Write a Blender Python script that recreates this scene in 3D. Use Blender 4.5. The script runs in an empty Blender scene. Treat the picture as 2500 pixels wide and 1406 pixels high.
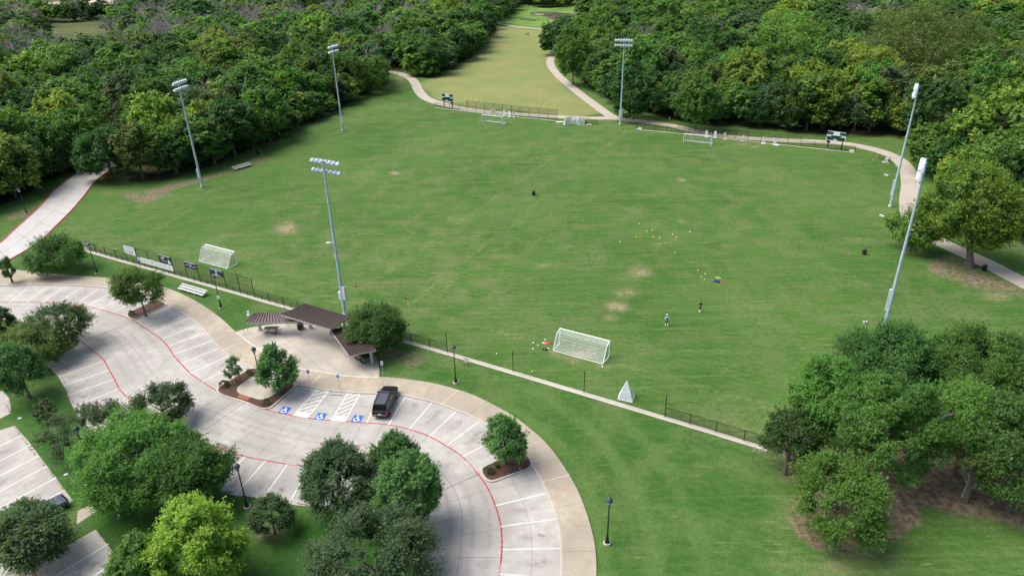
import bpy, bmesh, math, random
import numpy as np
from mathutils import Vector, Matrix
R_ = math.radians
sc = bpy.context.scene
C = sc.collection

# ------------------------------------------------------------------ camera, sky, sun, exposure
PW, PH, FP, PITCH, ROLL, HC = 2500.0, 1406.0, 1700.0, R_(27.0), R_(-1.3), 51.0
_f = np.array([0, math.cos(PITCH), -math.sin(PITCH)]); _r = np.array([1.0, 0, 0]); _u = np.cross(_r, _f)
CR = _r * math.cos(ROLL) + _u * math.sin(ROLL); CU = -_r * math.sin(ROLL) + _u * math.cos(ROLL); CF = _f
cam_d = bpy.data.cameras.new('camera'); cam = bpy.data.objects.new('camera', cam_d); C.objects.link(cam)
cam_d.sensor_width = 36; cam_d.lens = FP / PW * 36; cam_d.clip_start = 1; cam_d.clip_end = 6000
M = Matrix.Identity(4)
for i in range(3):
    M[i][0], M[i][1], M[i][2] = CR[i], CU[i], -CF[i]
M[2][3] = HC
cam.matrix_world = M
sc.camera = cam
SUN_EL, SUN_AZ = R_(58), R_(-84)     # azimuth measured from +Y towards +X
w = bpy.data.worlds.new('World'); sc.world = w; w.use_nodes = True
nt = w.node_tree; sky = nt.nodes.new('ShaderNodeTexSky'); sky.sky_type = 'NISHITA'; sky.sun_disc = False
sky.sun_elevation = SUN_EL; sky.sun_rotation = SUN_AZ; sky.air_density = .8; sky.dust_density = 5.0; sky.ozone_density = 1.0
nt.links.new(sky.outputs[0], nt.nodes['Background'].inputs[0]); nt.nodes['Background'].inputs[1].default_value = 0.12
sd = bpy.data.lights.new('sun', 'SUN'); sd.energy = 1.85; sd.angle = R_(46); sd.color = (1, .965, .90)
so = bpy.data.objects.new('sun', sd); C.objects.link(so)
sdir = Vector((math.sin(SUN_AZ) * math.cos(SUN_EL), math.cos(SUN_AZ) * math.cos(SUN_EL), math.sin(SUN_EL)))
so.rotation_euler = (-sdir).to_track_quat('-Z', 'Y').to_euler(); so.location = (0, 0, 90)
sc.view_settings.view_transform = 'Standard'; sc.view_settings.look = 'None'
sc.view_settings.exposure = 0.8; sc.view_settings.gamma = 1
sc.cycles.max_bounces = 6; sc.cycles.diffuse_bounces = 4; sc.cycles.glossy_bounces = 2
sc.cycles.transmission_bounces = 3; sc.cycles.transparent_max_bounces = 12
sc.cycles.use_denoising = True; sc.cycles.use_adaptive_sampling = False
sc.render.film_transparent = False

# ------------------------------------------------------------------ projection helpers (photo pixel -> ground point)
def G(px, py, z=0.0):
    d = CF + CR * (px - PW / 2) / FP - CU * (py - PH / 2) / FP
    t = (z - HC) / d[2]
    return Vector((t * d[0], t * d[1], z))
def P(p):
    v = np.asarray(p, float) - np.array([0, 0, HC]); zc = v @ CF
    return np.array([PW / 2 + FP * (v @ CR) / zc, PH / 2 - FP * (v @ CU) / zc])
def Pn(x, y):
    zc = x * CF[0] + y * CF[1] - HC * CF[2]; zc = np.where(zc < 1, 1, zc)
    return PW / 2 + FP * (x * CR[0] + y * CR[1] - HC * CR[2]) / zc, PH / 2 - FP * (x * CU[0] + y * CU[1] - HC * CU[2]) / zc
def inpoly(px, py, poly):
    px = np.asarray(px, float); py = np.asarray(py, float); r = np.zeros(px.shape, bool)
    n = len(poly); j = n - 1
    for i in range(n):
        xi, yi = poly[i]; xj, yj = poly[j]
        c = ((yi > py) != (yj > py)) & (px < (xj - xi) * (py - yi) / ((yj - yi) or 1e-9) + xi)
        r ^= c; j = i
    return r
def curve(pts, step=0.6, z=0.0):
    """smooth ground polyline through photo points"""
    g = [np.array(G(*p))[:2] for p in pts]
    out = []
    for i in range(len(g) - 1):
        p0 = g[max(i - 1, 0)]; p1 = g[i]; p2 = g[i + 1]; p3 = g[min(i + 2, len(g) - 1)]
        d = np.linalg.norm(p2 - p1); n = max(1, int(d / step))
        for k in range(n):
            t = k / n
            m1 = (p2 - p0) * .5; m2 = (p3 - p1) * .5
            if i == 0: m1 = p2 - p1
            if i == len(g) - 2: m2 = p2 - p1
            l1 = np.linalg.norm(m1); l2 = np.linalg.norm(m2)
            if l1 > d: m1 = m1 * d / l1
            if l2 > d: m2 = m2 * d / l2
            out.append((2*t**3-3*t**2+1)*p1 + (t**3-2*t**2+t)*m1 + (-2*t**3+3*t**2)*p2 + (t**3-t**2)*m2)
    out.append(g[-1])
    return out

# ------------------------------------------------------------------ mesh helper
class MB:
    def __init__(s): s.v = []; s.f = []; s.m = []; s.mi = 0
    def add(s, vs, fs):
        o = len(s.v); s.v += [tuple(v) for v in vs]
        for f in fs: s.f.append(tuple(o + i for i in f)); s.m.append(s.mi)
        return s
    def box(s, c, d, rot=None):
        hx, hy, hz = d[0]/2, d[1]/2, d[2]/2
        vs = [Vector((x*hx, y*hy, z*hz)) for z in (-1, 1) for y in (-1, 1) for x in (-1, 1)]
        if rot is not None: vs = [rot @ v for v in vs]
        vs = [v + Vector(c) for v in vs]
        return s.add(vs, [(0,2,3,1),(4,5,7,6),(0,1,5,4),(2,6,7,3),(0,4,6,2),(1,3,7,5)])
    def bar(s, a, b, w, h=None):
        """rectangular bar from a to b"""
        a = Vector(a); b = Vector(b); h = h or w; d = b - a
        q = d.to_track_quat('Y', 'Z').to_matrix()
        return s.box((a + b) / 2, (w, d.length, h), q)
    def tube(s, pts, rad, n=8, cap=True):
        pts = [Vector(p) for p in pts]
        if not isinstance(rad, (list, tuple)): rad = [rad] * len(pts)
        rings = []; vs = []
        for i, p in enumerate(pts):
            d = (pts[min(i+1, len(pts)-1)] - pts[max(i-1, 0)])
            if d.length < 1e-6: d = Vector((0, 0, 1))
            q = d.to_track_quat('Z', 'Y').to_matrix()
            for k in range(n):
                a = 2*math.pi*k/n; vs.append(p + q @ Vector((math.cos(a)*rad[i], math.sin(a)*rad[i], 0)))
        fs = []
        for i in range(len(pts)-1):
            for k in range(n):
                fs.append((i*n+k, i*n+(k+1) % n, (i+1)*n+(k+1) % n, (i+1)*n+k))
        if cap: fs.append(tuple(range(n-1, -1, -1))); fs.append(tuple((len(pts)-1)*n+k for k in range(n)))
        return s.add(vs, fs)
    def lathe(s, prof, n=16, c=(0,0,0), rot=None):
        vs = []; fs = []
        for r, z in prof:
            for k in range(n):
                a = 2*math.pi*k/n; v = Vector((r*math.cos(a), r*math.sin(a), z))
                if rot is not None: v = rot @ v
                vs.append(v + Vector(c))
        for i in range(len(prof)-1):
            for k in range(n): fs.append((i*n+k, i*n+(k+1) % n, (i+1)*n+(k+1) % n, (i+1)*n+k))
        fs.append(tuple(range(n-1, -1, -1))); fs.append(tuple((len(prof)-1)*n+k for k in range(n)))
        return s.add(vs, fs)
    def ell(s, c, r, nu=10, nv=7, rot=None):
        prof = [(math.sin(math.pi*i/nv), -math.cos(math.pi*i/nv)) for i in range(nv+1)]
        vs = []; fs = []
        for a, z in prof:
            for k in range(nu):
                t = 2*math.pi*k/nu; v = Vector((a*math.cos(t)*r[0], a*math.sin(t)*r[1], z*r[2]))
                if rot is not None: v = rot @ v
                vs.append(v + Vector(c))
        for i in range(nv):
            for k in range(nu): fs.append((i*nu+k, i*nu+(k+1) % nu, (i+1)*nu+(k+1) % nu, (i+1)*nu+k))
        return s.add(vs, fs)
    def prism(s, poly, z0, z1):
        n = len(poly)
        ar = sum(poly[i][0]*poly[(i+1) % n][1] - poly[(i+1) % n][0]*poly[i][1] for i in range(n))
        if ar < 0: poly = poly[::-1]
        vs = [(p[0], p[1], z0) for p in poly] + [(p[0], p[1], z1) for p in poly]
        fs = [tuple(range(n, 2*n))] + [(i, (i+1) % n, n+(i+1) % n, n+i) for i in range(n)]
        return s.add(vs, fs)
    def ribbon(s, line, w0, w1, z, z0=None):
        """strip along a 2D polyline between side offsets w0..w1 (left positive)"""
        L = [np.asarray(p, float)[:2] for p in line]; a = []; b = []
        for i, p in enumerate(L):
            d = L[min(i+1, len(L)-1)] - L[max(i-1, 0)]; d = d / (np.linalg.norm(d) or 1); nrm = np.array([-d[1], d[0]])
            a.append(p + nrm*w0); b.append(p + nrm*w1)
        n = len(L)
        vs = [(p[0], p[1], z) for p in a] + [(p[0], p[1], z) for p in b]
        fs = [(i, i+1, n+i+1, n+i) for i in range(n-1)]
        if (w1 < w0): pass
        else: fs = [f for f in fs]
        if z0 is not None:
            vs += [(p[0], p[1], z0) for p in a] + [(p[0], p[1], z0) for p in b]
            fs += [(2*n+i, 2*n+i+1, i+1, i) for i in range(n-1)] + [(n+i, n+i+1, 3*n+i+1, 3*n+i) for i in range(n-1)]
            fs += [(0, n, 3*n, 2*n), (n-1, 3*n-1, 4*n-1, 2*n-1)]
        return s.add(vs, fs)
    def build(s, name, mats, parent=None, smooth=False, bevel=0):
        me = bpy.data.meshes.new(name); me.from_pydata(s.v, [], s.f)
        mats = mats if isinstance(mats, (list, tuple)) else [mats]
        for m in mats: me.materials.append(m)
        if len(mats) > 1: me.polygons.foreach_set('material_index', s.m)
        if bevel or True:
            bm = bmesh.new(); bm.from_mesh(me)
            if len(bm.faces) < 60000: bmesh.ops.recalc_face_normals(bm, faces=bm.faces)
            if bevel:
                es = [e for e in bm.edges if len(e.link_faces) == 2 and e.calc_face_angle(0) > .6]
                bmesh.ops.bevel(bm, geom=es, offset=bevel, segments=2, affect='EDGES', profile=.5, clamp_overlap=True)
            bm.to_mesh(me); bm.free()
        if smooth:
            me.polygons.foreach_set('use_smooth', [True]*len(me.polygons)); me.set_sharp_from_angle(angle=R_(38))
        o = bpy.data.objects.new(name, me); C.objects.link(o)
        if parent: o.parent = parent
        return o
def sheetfix(o):
    """make a flat sheet face upwards"""
    me = o.data; bm = bmesh.new(); bm.from_mesh(me)
    for f in bm.faces:
        if f.normal.z < -.5: f.normal_flip()
    bm.to_mesh(me); bm.free(); return o
def thing(name, label, cat, loc=(0,0,0), rz=0, group=None, scale=1):
    o = bpy.data.objects.new(name, None); C.objects.link(o); o.empty_display_size = .3
    o.location = loc; o.rotation_euler = (0, 0, rz); o.scale = (scale,)*3
    o['label'] = label; o['category'] = cat
    if group: o['group'] = group
    return o
def tag(o, label, cat, group=None, kind=None):
    o['label'] = label
    if cat: o['category'] = cat
    if group: o['group'] = group
    if kind: o['kind'] = kind
    return o
def struct(o): o['kind'] = 'structure'; return o
def dup(root, loc=None, rz=None, label=None, group=None, scale=None):
    r = root.copy(); C.objects.link(r)
    if loc is not None: r.location = loc
    if rz is not None: r.rotation_euler = (0, 0, rz)
    if scale is not None: r.scale = scale if hasattr(scale, '__len__') else (scale,)*3
    if label: r['label'] = label
    if group: r['group'] = group
    for ch in list(root.children):
        c = ch.copy(); C.objects.link(c); c.parent = r
        for g in ch.children:
            d = g.copy(); C.objects.link(d); d.parent = c
    return r
def ang(a, b): return math.atan2(b[1]-a[1], b[0]-a[0])
def text_mesh(name, s, size, m, parent, loc, rot=(0,0,0), align='CENTER', sx=1.0, th=.004):
    cu = bpy.data.curves.new(name, 'FONT'); cu.body = s; cu.size = size; cu.align_x = align; cu.align_y = 'CENTER'; cu.extrude = th
    t = bpy.data.objects.new(name, cu); C.objects.link(t)
    bpy.context.view_layer.update()
    me = bpy.data.meshes.new_from_object(t.evaluated_get(bpy.context.evaluated_depsgraph_get()))
    bpy.data.objects.remove(t); bpy.data.curves.remove(cu)
    me.name = name; me.materials.clear(); me.materials.append(m)
    o = bpy.data.objects.new(name, me); C.objects.link(o); o.location = loc; o.rotation_euler = rot; o.scale = (sx, 1, 1)
    if parent: o.parent = parent
    return o

# ------------------------------------------------------------------ materials
def newmat(name):
    m = bpy.data.materials.new(name); m.use_nodes = True; n = m.node_tree
    return m, n, n.nodes, n.links, n.nodes['Principled BSDF']
def mixc(N, L, fac, a, b, mode='MIX'):
    x = N.new('ShaderNodeMix'); x.data_type = 'RGBA'; x.blend_type = mode; x.clamp_factor = True
    for sck, v in ((0, fac), (6, a), (7, b)):
        if hasattr(v, 'is_output') or isinstance(v, bpy.types.NodeSocket): L.new(v, x.inputs[sck])
        elif sck == 0: x.inputs[0].default_value = v
        else: x.inputs[sck].default_value = (*v, 1)
    return x.outputs[2]
def noise(N, L, vec, scale, detail=3, rough=.55, dist=0):
    t = N.new('ShaderNodeTexNoise'); t.inputs['Scale'].default_value = scale; t.inputs['Detail'].default_value = detail
    t.inputs['Roughness'].default_value = rough; t.inputs['Distortion'].default_value = dist
    if vec is not None: L.new(vec, t.inputs['Vector'])
    return t.outputs['Fac']
def ramp(N, L, fac, a, b, ca=(0,0,0), cb=(1,1,1)):
    r = N.new('ShaderNodeMapRange'); r.inputs[1].default_value = a; r.inputs[2].default_value = b; r.interpolation_type = 'SMOOTHSTEP'
    L.new(fac, r.inputs[0]); return r.outputs[0]
def math_(N, L, op, a, b=0):
    x = N.new('ShaderNodeMath'); x.operation = op
    for i, v in enumerate((a, b)):
        if isinstance(v, bpy.types.NodeSocket): L.new(v, x.inputs[i])
        else: x.inputs[i].default_value = v
    return x.outputs[0]
def coord(N, L, rz=0, scale=(1,1,1), kind='Object'):
    t = N.new('ShaderNodeTexCoord'); mp = N.new('ShaderNodeMapping'); L.new(t.outputs[kind], mp.inputs[0])
    mp.inputs['Rotation'].default_value = (0, 0, rz); mp.inputs['Scale'].default_value = scale
    return mp.outputs[0]
def pm(name, col, rough=.5, metal=0.0, var=.12, scale=6.0, bump=0.0, coat=0.0):
    m, n, N, L, B = newmat(name)
    v = coord(N, L)
    f = noise(N, L, v, scale, 4)
    lo = tuple(max(0, c*(1-var)) for c in col); hi = tuple(min(1, c*(1+var)) for c in col)
    L.new(mixc(N, L, ramp(N, L, f, .3, .7), lo, hi), B.inputs['Base Color'])
    B.inputs['Roughness'].default_value = rough; B.inputs['Metallic'].default_value = metal
    B.inputs['Coat Weight'].default_value = coat
    if bump:
        b = N.new('ShaderNodeBump'); b.inputs['Strength'].default_value = bump; L.new(noise(N, L, v, scale*5, 3), b.inputs['Height']); L.new(b.outputs[0], B.inputs['Normal'])
    return m
def netmat(name, col, dens):
    """fine mesh whose holes are far smaller than a pixel: part see-through"""
    m, n, N, L, B = newmat(name)
    B.inputs['Base Color'].default_value = (*col, 1); B.inputs['Roughness'].default_value = .7
    tr = N.new('ShaderNodeBsdfTransparent'); mx = N.new('ShaderNodeMixShader')
    f = noise(N, L, coord(N, L), 3.0, 2)
    mr = N.new('ShaderNodeMapRange'); mr.inputs[3].default_value = dens*.8; mr.inputs[4].default_value = dens*1.2; L.new(f, mr.inputs[0])
    L.new(mr.outputs[0], mx.inputs[0]); L.new(tr.outputs[0], mx.inputs[1]); L.new(B.outputs[0], mx.inputs[2])
    L.new(mx.outputs[0], n.nodes['Material Output'].inputs[0]); return m
def concrete(name, col, stain=.25, rz=0.0, groove=0.0):
    m, n, N, L, B = newmat(name)
    v = coord(N, L, rz)
    big = ramp(N, L, noise(N, L, v, .16, 4, .6, .6), .35, .7)
    mid = ramp(N, L, noise(N, L, v, .9, 5, .65), .35, .75)
    fine = noise(N, L, v, 14, 4, .7)
    vs = coord(N, L, rz, (.35, 2.2, 1)); streak = ramp(N, L, noise(N, L, vs, 1.0, 4, .6), .45, .75)
    c = mixc(N, L, big, tuple(x*(1-stain*.55) for x in col), col)
    c = mixc(N, L, math_(N, L, 'MULTIPLY', mid, stain*1.3), c, tuple(x*.68*y for x, y in zip(col, (1, .97, .92))))
    c = mixc(N, L, math_(N, L, 'MULTIPLY', streak, stain*.7), c, tuple(x*.75 for x in col))
    sp = ramp(N, L, noise(N, L, v, .75, 5, .72), .6, .76)
    c = mixc(N, L, math_(N, L, 'MULTIPLY', sp, stain*.9), c, tuple(x*.55 for x in col))
    c = mixc(N, L, ramp(N, L, fine, .25, .75), c, mixc(N, L, 1.0, c, (.86, .86, .86), 'MULTIPLY'))
    L.new(c, B.inputs['Base Color']); B.inputs['Roughness'].default_value = .9
    b = N.new('ShaderNodeBump'); b.inputs['Strength'].default_value = .08; L.new(fine, b.inputs['Height']); L.new(b.outputs[0], B.inputs['Normal'])
    return m
def leafmat(name, a, b, tip=None, trans=.45):
    m, n, N, L, B = newmat(name)
    at = N.new('ShaderNodeAttribute'); at.attribute_name = 'tint'
    oi = N.new('ShaderNodeObjectInfo')
    c = mixc(N, L, at.outputs['Fac'], a, b)
    if tip: 
        at2 = N.new('ShaderNodeAttribute'); at2.attribute_name = 'tip'
        c = mixc(N, L, at2.outputs['Fac'], c, tip)
    hs = N.new('ShaderNodeHueSaturation'); L.new(c, hs.inputs['Color'])
    mr = N.new('ShaderNodeMapRange'); mr.inputs[3].default_value = 1.05; mr.inputs[4].default_value = 1.7; L.new(oi.outputs['Random'], mr.inputs[0]); L.new(mr.outputs[0], hs.inputs['Value'])
    r2 = math_(N, L, 'FRACT', math_(N, L, 'MULTIPLY', oi.outputs['Random'], 7.31))
    mh = N.new('ShaderNodeMapRange'); mh.inputs[3].default_value = .492; mh.inputs[4].default_value = .525; L.new(r2, mh.inputs[0]); L.new(mh.outputs[0], hs.inputs['Hue'])
    L.new(hs.outputs[0], B.inputs['Base Color']); B.inputs['Roughness'].default_value = .55; B.inputs['Specular IOR Level'].default_value = .35
    tr = N.new('ShaderNodeBsdfTranslucent')
    L.new(mixc(N, L, 1.0, hs.outputs[0], (1.1, 1.35, .6), 'MULTIPLY'), tr.inputs[0])
    mx = N.new('ShaderNodeMixShader'); mx.inputs[0].default_value = trans
    L.new(B.outputs[0], mx.inputs[1]); L.new(tr.outputs[0], mx.inputs[2]); L.new(mx.outputs[0], n.nodes['Material Output'].inputs[0])
    return m

M_conc = concrete('lot_concrete', (.50, .488, .458), .52)
M_walk = concrete('walk_concrete', (.47, .415, .325), .5)
M_plaza = concrete('plaza_concrete', (.50, .465, .40), .45)
M_kerb = concrete('kerb_concrete', (.52, .49, .44), .25)
M_path = concrete('path_concrete', (.47, .42, .36), .22)
M_road = concrete('road_concrete', (.52, .51, .49), .2)
M_strip = concrete('strip_concrete', (.55, .52, .46), .3)
M_joint = pm('joint_sealant', (.13, .12, .11), .9, var=.4, scale=2)
M_jlite = pm('pale_joint', (.62, .58, .50), .9, var=.2, scale=2)
M_white = pm('white_paint', (.78, .78, .76), .6, var=.1, scale=3)
def wornpaint(name, col, lo, hi, amt):
    m, n, N, L, B = newmat(name); v = coord(N, L)
    a = mixc(N, L, ramp(N, L, noise(N, L, v, 1.1, 4), .3, .7), tuple(x*.78 for x in col), col)
    L.new(mixc(N, L, math_(N, L, 'MULTIPLY', ramp(N, L, noise(N, L, v, 2.6, 6, .75), lo, hi), amt), a, (.42, .40, .37)), B.inputs['Base Color']); B.inputs['Roughness'].default_value = .75; return m
M_line = wornpaint('worn_white_paint', (.80, .80, .78), .52, .72, .55)
M_red = wornpaint('worn_red_paint', (.40, .045, .05), .54, .66, .75)
M_blue = pm('blue_paint', (.006, .115, .46), .6, var=.1)
M_grey = pm('grey_paint', (.36, .36, .36), .8)
M_mulch = pm('bark_mulch', (.075, .04, .025), .95, var=.6, scale=9, bump=.8)
M_brick = pm('red_pavers', (.27, .10, .07), .9, var=.25, scale=9)
M_black = pm('black_powdercoat', (.012, .012, .013), .45, var=.3)
M_galv = pm('galvanised_steel', (.42, .56, .66), .45, .1, var=.12, scale=1.2)
M_lampw = pm('lamp_housing', (.62, .68, .74), .35, .15, var=.1)
M_glass = pm('lamp_glass', (.55, .58, .58), .15, var=.1)
M_wmetal = pm('white_metal', (.80, .82, .82), .4, var=.06)
M_alu = pm('aluminium', (.66, .66, .66), .42, .35, var=.1)
M_bark = pm('bark', (.13, .105, .085), .95, var=.45, scale=5, bump=.6)
M_dead = pm('dead_wood', (.34, .31, .28), .95, var=.3, scale=3)
M_roof = pm('brown_roof', (.066, .037, .036), .6, .0, var=.12, scale=1.2)
M_roof2 = pm('mauve_roof', (.13, .088, .096), .55, .0, var=.1, scale=1.2)
M_ribm = pm('roof_seam', (.030, .016, .016), .75, var=.15)
M_stone = concrete('pale_post', (.48, .45, .42), .2)
M_chain = netmat('chain_link', (.012, .014, .013), .26)
M_netw = netmat('white_netting', (.8, .84, .84), .5)
M_neth = netmat('goal_netting', (.78, .84, .82), .18)
M_netd = netmat('dense_white_netting', (.82, .84, .86), .78)
M_yel = pm('yellow_plastic', (.75, .62, .05), .5)
M_orange = pm('orange_fabric', (.75, .11, .03), .7)
M_ballw = pm('white_ball', (.82, .82, .74), .5, var=.2, scale=14)
M_bally = pm('yellow_ball', (.78, .70, .25), .5, var=.15, scale=14)
M_bagb = pm('blue_fabric', (.012, .06, .25), .8, var=.4, scale=7)
M_bagr = pm('red_fabric', (.38, .02, .035), .8, var=.4, scale=7)
M_navy = pm('navy_vinyl', (.012, .017, .035), .5, var=.2)
M_char = pm('charcoal_metal', (.05, .05, .052), .5, var=.2)
M_brown = pm('brown_slats', (.035, .022, .018), .6, var=.3)
M_cream = pm('cream_plastic', (.72, .66, .48), .6)
M_sgreen = pm('board_green', (.012, .085, .07), .5)
M_sdark = pm('board_digits', (.006, .018, .02), .35)
M_ink = pm('dark_ink', (.03, .035, .06), .7)
M_inkg = pm('grey_ink', (.28, .30, .34), .7)
M_lblue = pm('light_blue_ink', (.35, .5, .68), .7)

# ------------------------------------------------------------------ layout curves (photo pixels of the 2500 x 1406 picture)
A_ = [(-120,705),(-40,699),(22,697),(69,696),(115,696),(179,697),(230,700),(274,705),(330,716),(384,733),(410,743),(435,758),(461,774),(484,792),(504,812),(522,832),(540,852),(561,868),(589,884),(617,898),(670,920),(725,940),(756,944),(805,953),(853,957),(879,959),(922,960),(974,963),(1012,970),(1056,980),(1089,991),(1118,1002),(1147,1013),(1170,1026),(1196,1041),(1250,1082),(1300,1136),(1314,1156),(1331,1188),(1344,1217),(1357,1254),(1366,1289),(1371,1323),(1373,1361),(1372,1406),(1366,1470)]
S_ = [(-120,650),(15,658),(77,664),(154,672),(230,677),(279,682),(340,690),(397,702),(435,715),(486,741),(538,777),(576,812)]
J_ = [(576,812),(602,833),(633,856),(680,883),(725,900),(769,907),(833,918),(884,922),(925,922)]
S2_ = [(925,922),(943,922),(999,928),(1063,938),(1140,960),(1190,982),(1245,1012),(1279,1036),(1320,1070),(1349,1102),(1383,1150),(1409,1196),(1430,1248),(1447,1306),(1454,1347),(1456,1406),(1452,1470)]
PLZ = [(576,812),(600,804),(637,797),(670,793),(705,791),(744,793),(778,799),(803,808),(840,822),(880,842),(911,862),(922,882),(927,905),(926,922)]
B_ = [(-120,741),(0,738),(64,738),(141,740),(179,745),(230,752),(274,764),(307,775),(333,788),(358,804),(392,827),(410,846),(425,869),(443,889),(468,914),(499,935),(533,956),(577,974),(615,988),(654,1002),(718,1015),(769,1023),(833,1028),(884,1032),(922,1034),(961,1039),(999,1048),(1045,1064),(1089,1088),(1129,1115),(1161,1150),(1187,1185),(1207,1228),(1219,1266),(1225,1303),(1225,1347),(1219,1404),(1208,1470)]
C1_ = [(-120,776),(0,780),(60,787),(120,800),(166,818),(195,832),(225,856),(251,876),(266,902),(279,925),(295,954),(324,981),(380,1022),(450,1065),(547,1097),(598,1114),(649,1124),(702,1133),(748,1137),(830,1142),(904,1149),(945,1163),(985,1190),(1015,1225),(1034,1270),(1041,1320),(1038,1361),(1032,1406),(1022,1470)]
D_ = [(110,884),(125,902),(143,920),(156,943),(164,958),(173,983),(194,1019),(250,1075),(340,1138),(450,1180),(549,1202),(575,1209),(624,1215),(702,1230),(760,1236),(830,1246),(868,1250)]
LOT1 = curve(A_)[::1]
Cc = curve(C1_); Ac = curve(A_); Bc = curve(B_); Dc = curve(D_); Sc = curve(S_); Jc = curve(J_); S2c = curve(S2_)
def gp(pts): return [np.array(G(*p))[:2] for p in pts]

# ------------------------------------------------------------------ woods outlines (where trunks stand)
WL = [(-700,760),(-300,600),(0,500),(60,472),(105,446),(150,424),(185,418),(236,426),(262,446),(320,448),(400,434),(470,420),(560,390),(640,356),(720,322),(790,287),(850,257),(895,228),(918,200),(930,178),(985,168),(1020,186),(1050,190),(1085,168),(1120,152),(1150,142),(1162,118),(1190,92),(1205,70),(1212,48),(1238,38),(1250,28),(1258,-5),(1258,-60),(-900,-60)]
WR = [(1356,98),(1358,122),(1378,152),(1418,192),(1458,226),(1500,252),(1560,274),(1640,291),(1750,307),(1900,319),(2010,327),(2110,330),(2160,333),(2220,338),(2250,385),(2290,460),(2345,505),(2420,545),(2500,590),(2700,680),(3300,760),(3300,-60),(1520,-60),(1500,0),(1468,16),(1430,42),(1440,70),(1400,80)]
WF = [(1262,-60),(1264,8),(1300,16),(1350,20),(1392,16),(1440,8),(1500,-4),(1520,-60)]
GAPS = [[(262,238),(306,230),(314,290),(268,300)],[(95,66),(270,48),(300,70),(240,104),(110,112)],[(80,-12),(150,-12),(155,14),(85,16)],[(200,-14),(300,-14),(300,10),(215,12)],[(172,440),(245,440),(300,400),(262,392)]]
CLEAR = GAPS+[[(246,236),(322,228),(340,400),(330,425),(225,415)],[(85,62),(290,44),(310,80),(255,158),(105,165)],[(75,-12),(155,-12),(165,48),(72,48)],[(196,-14),(305,-14),(305,44),(205,44)]]

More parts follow.
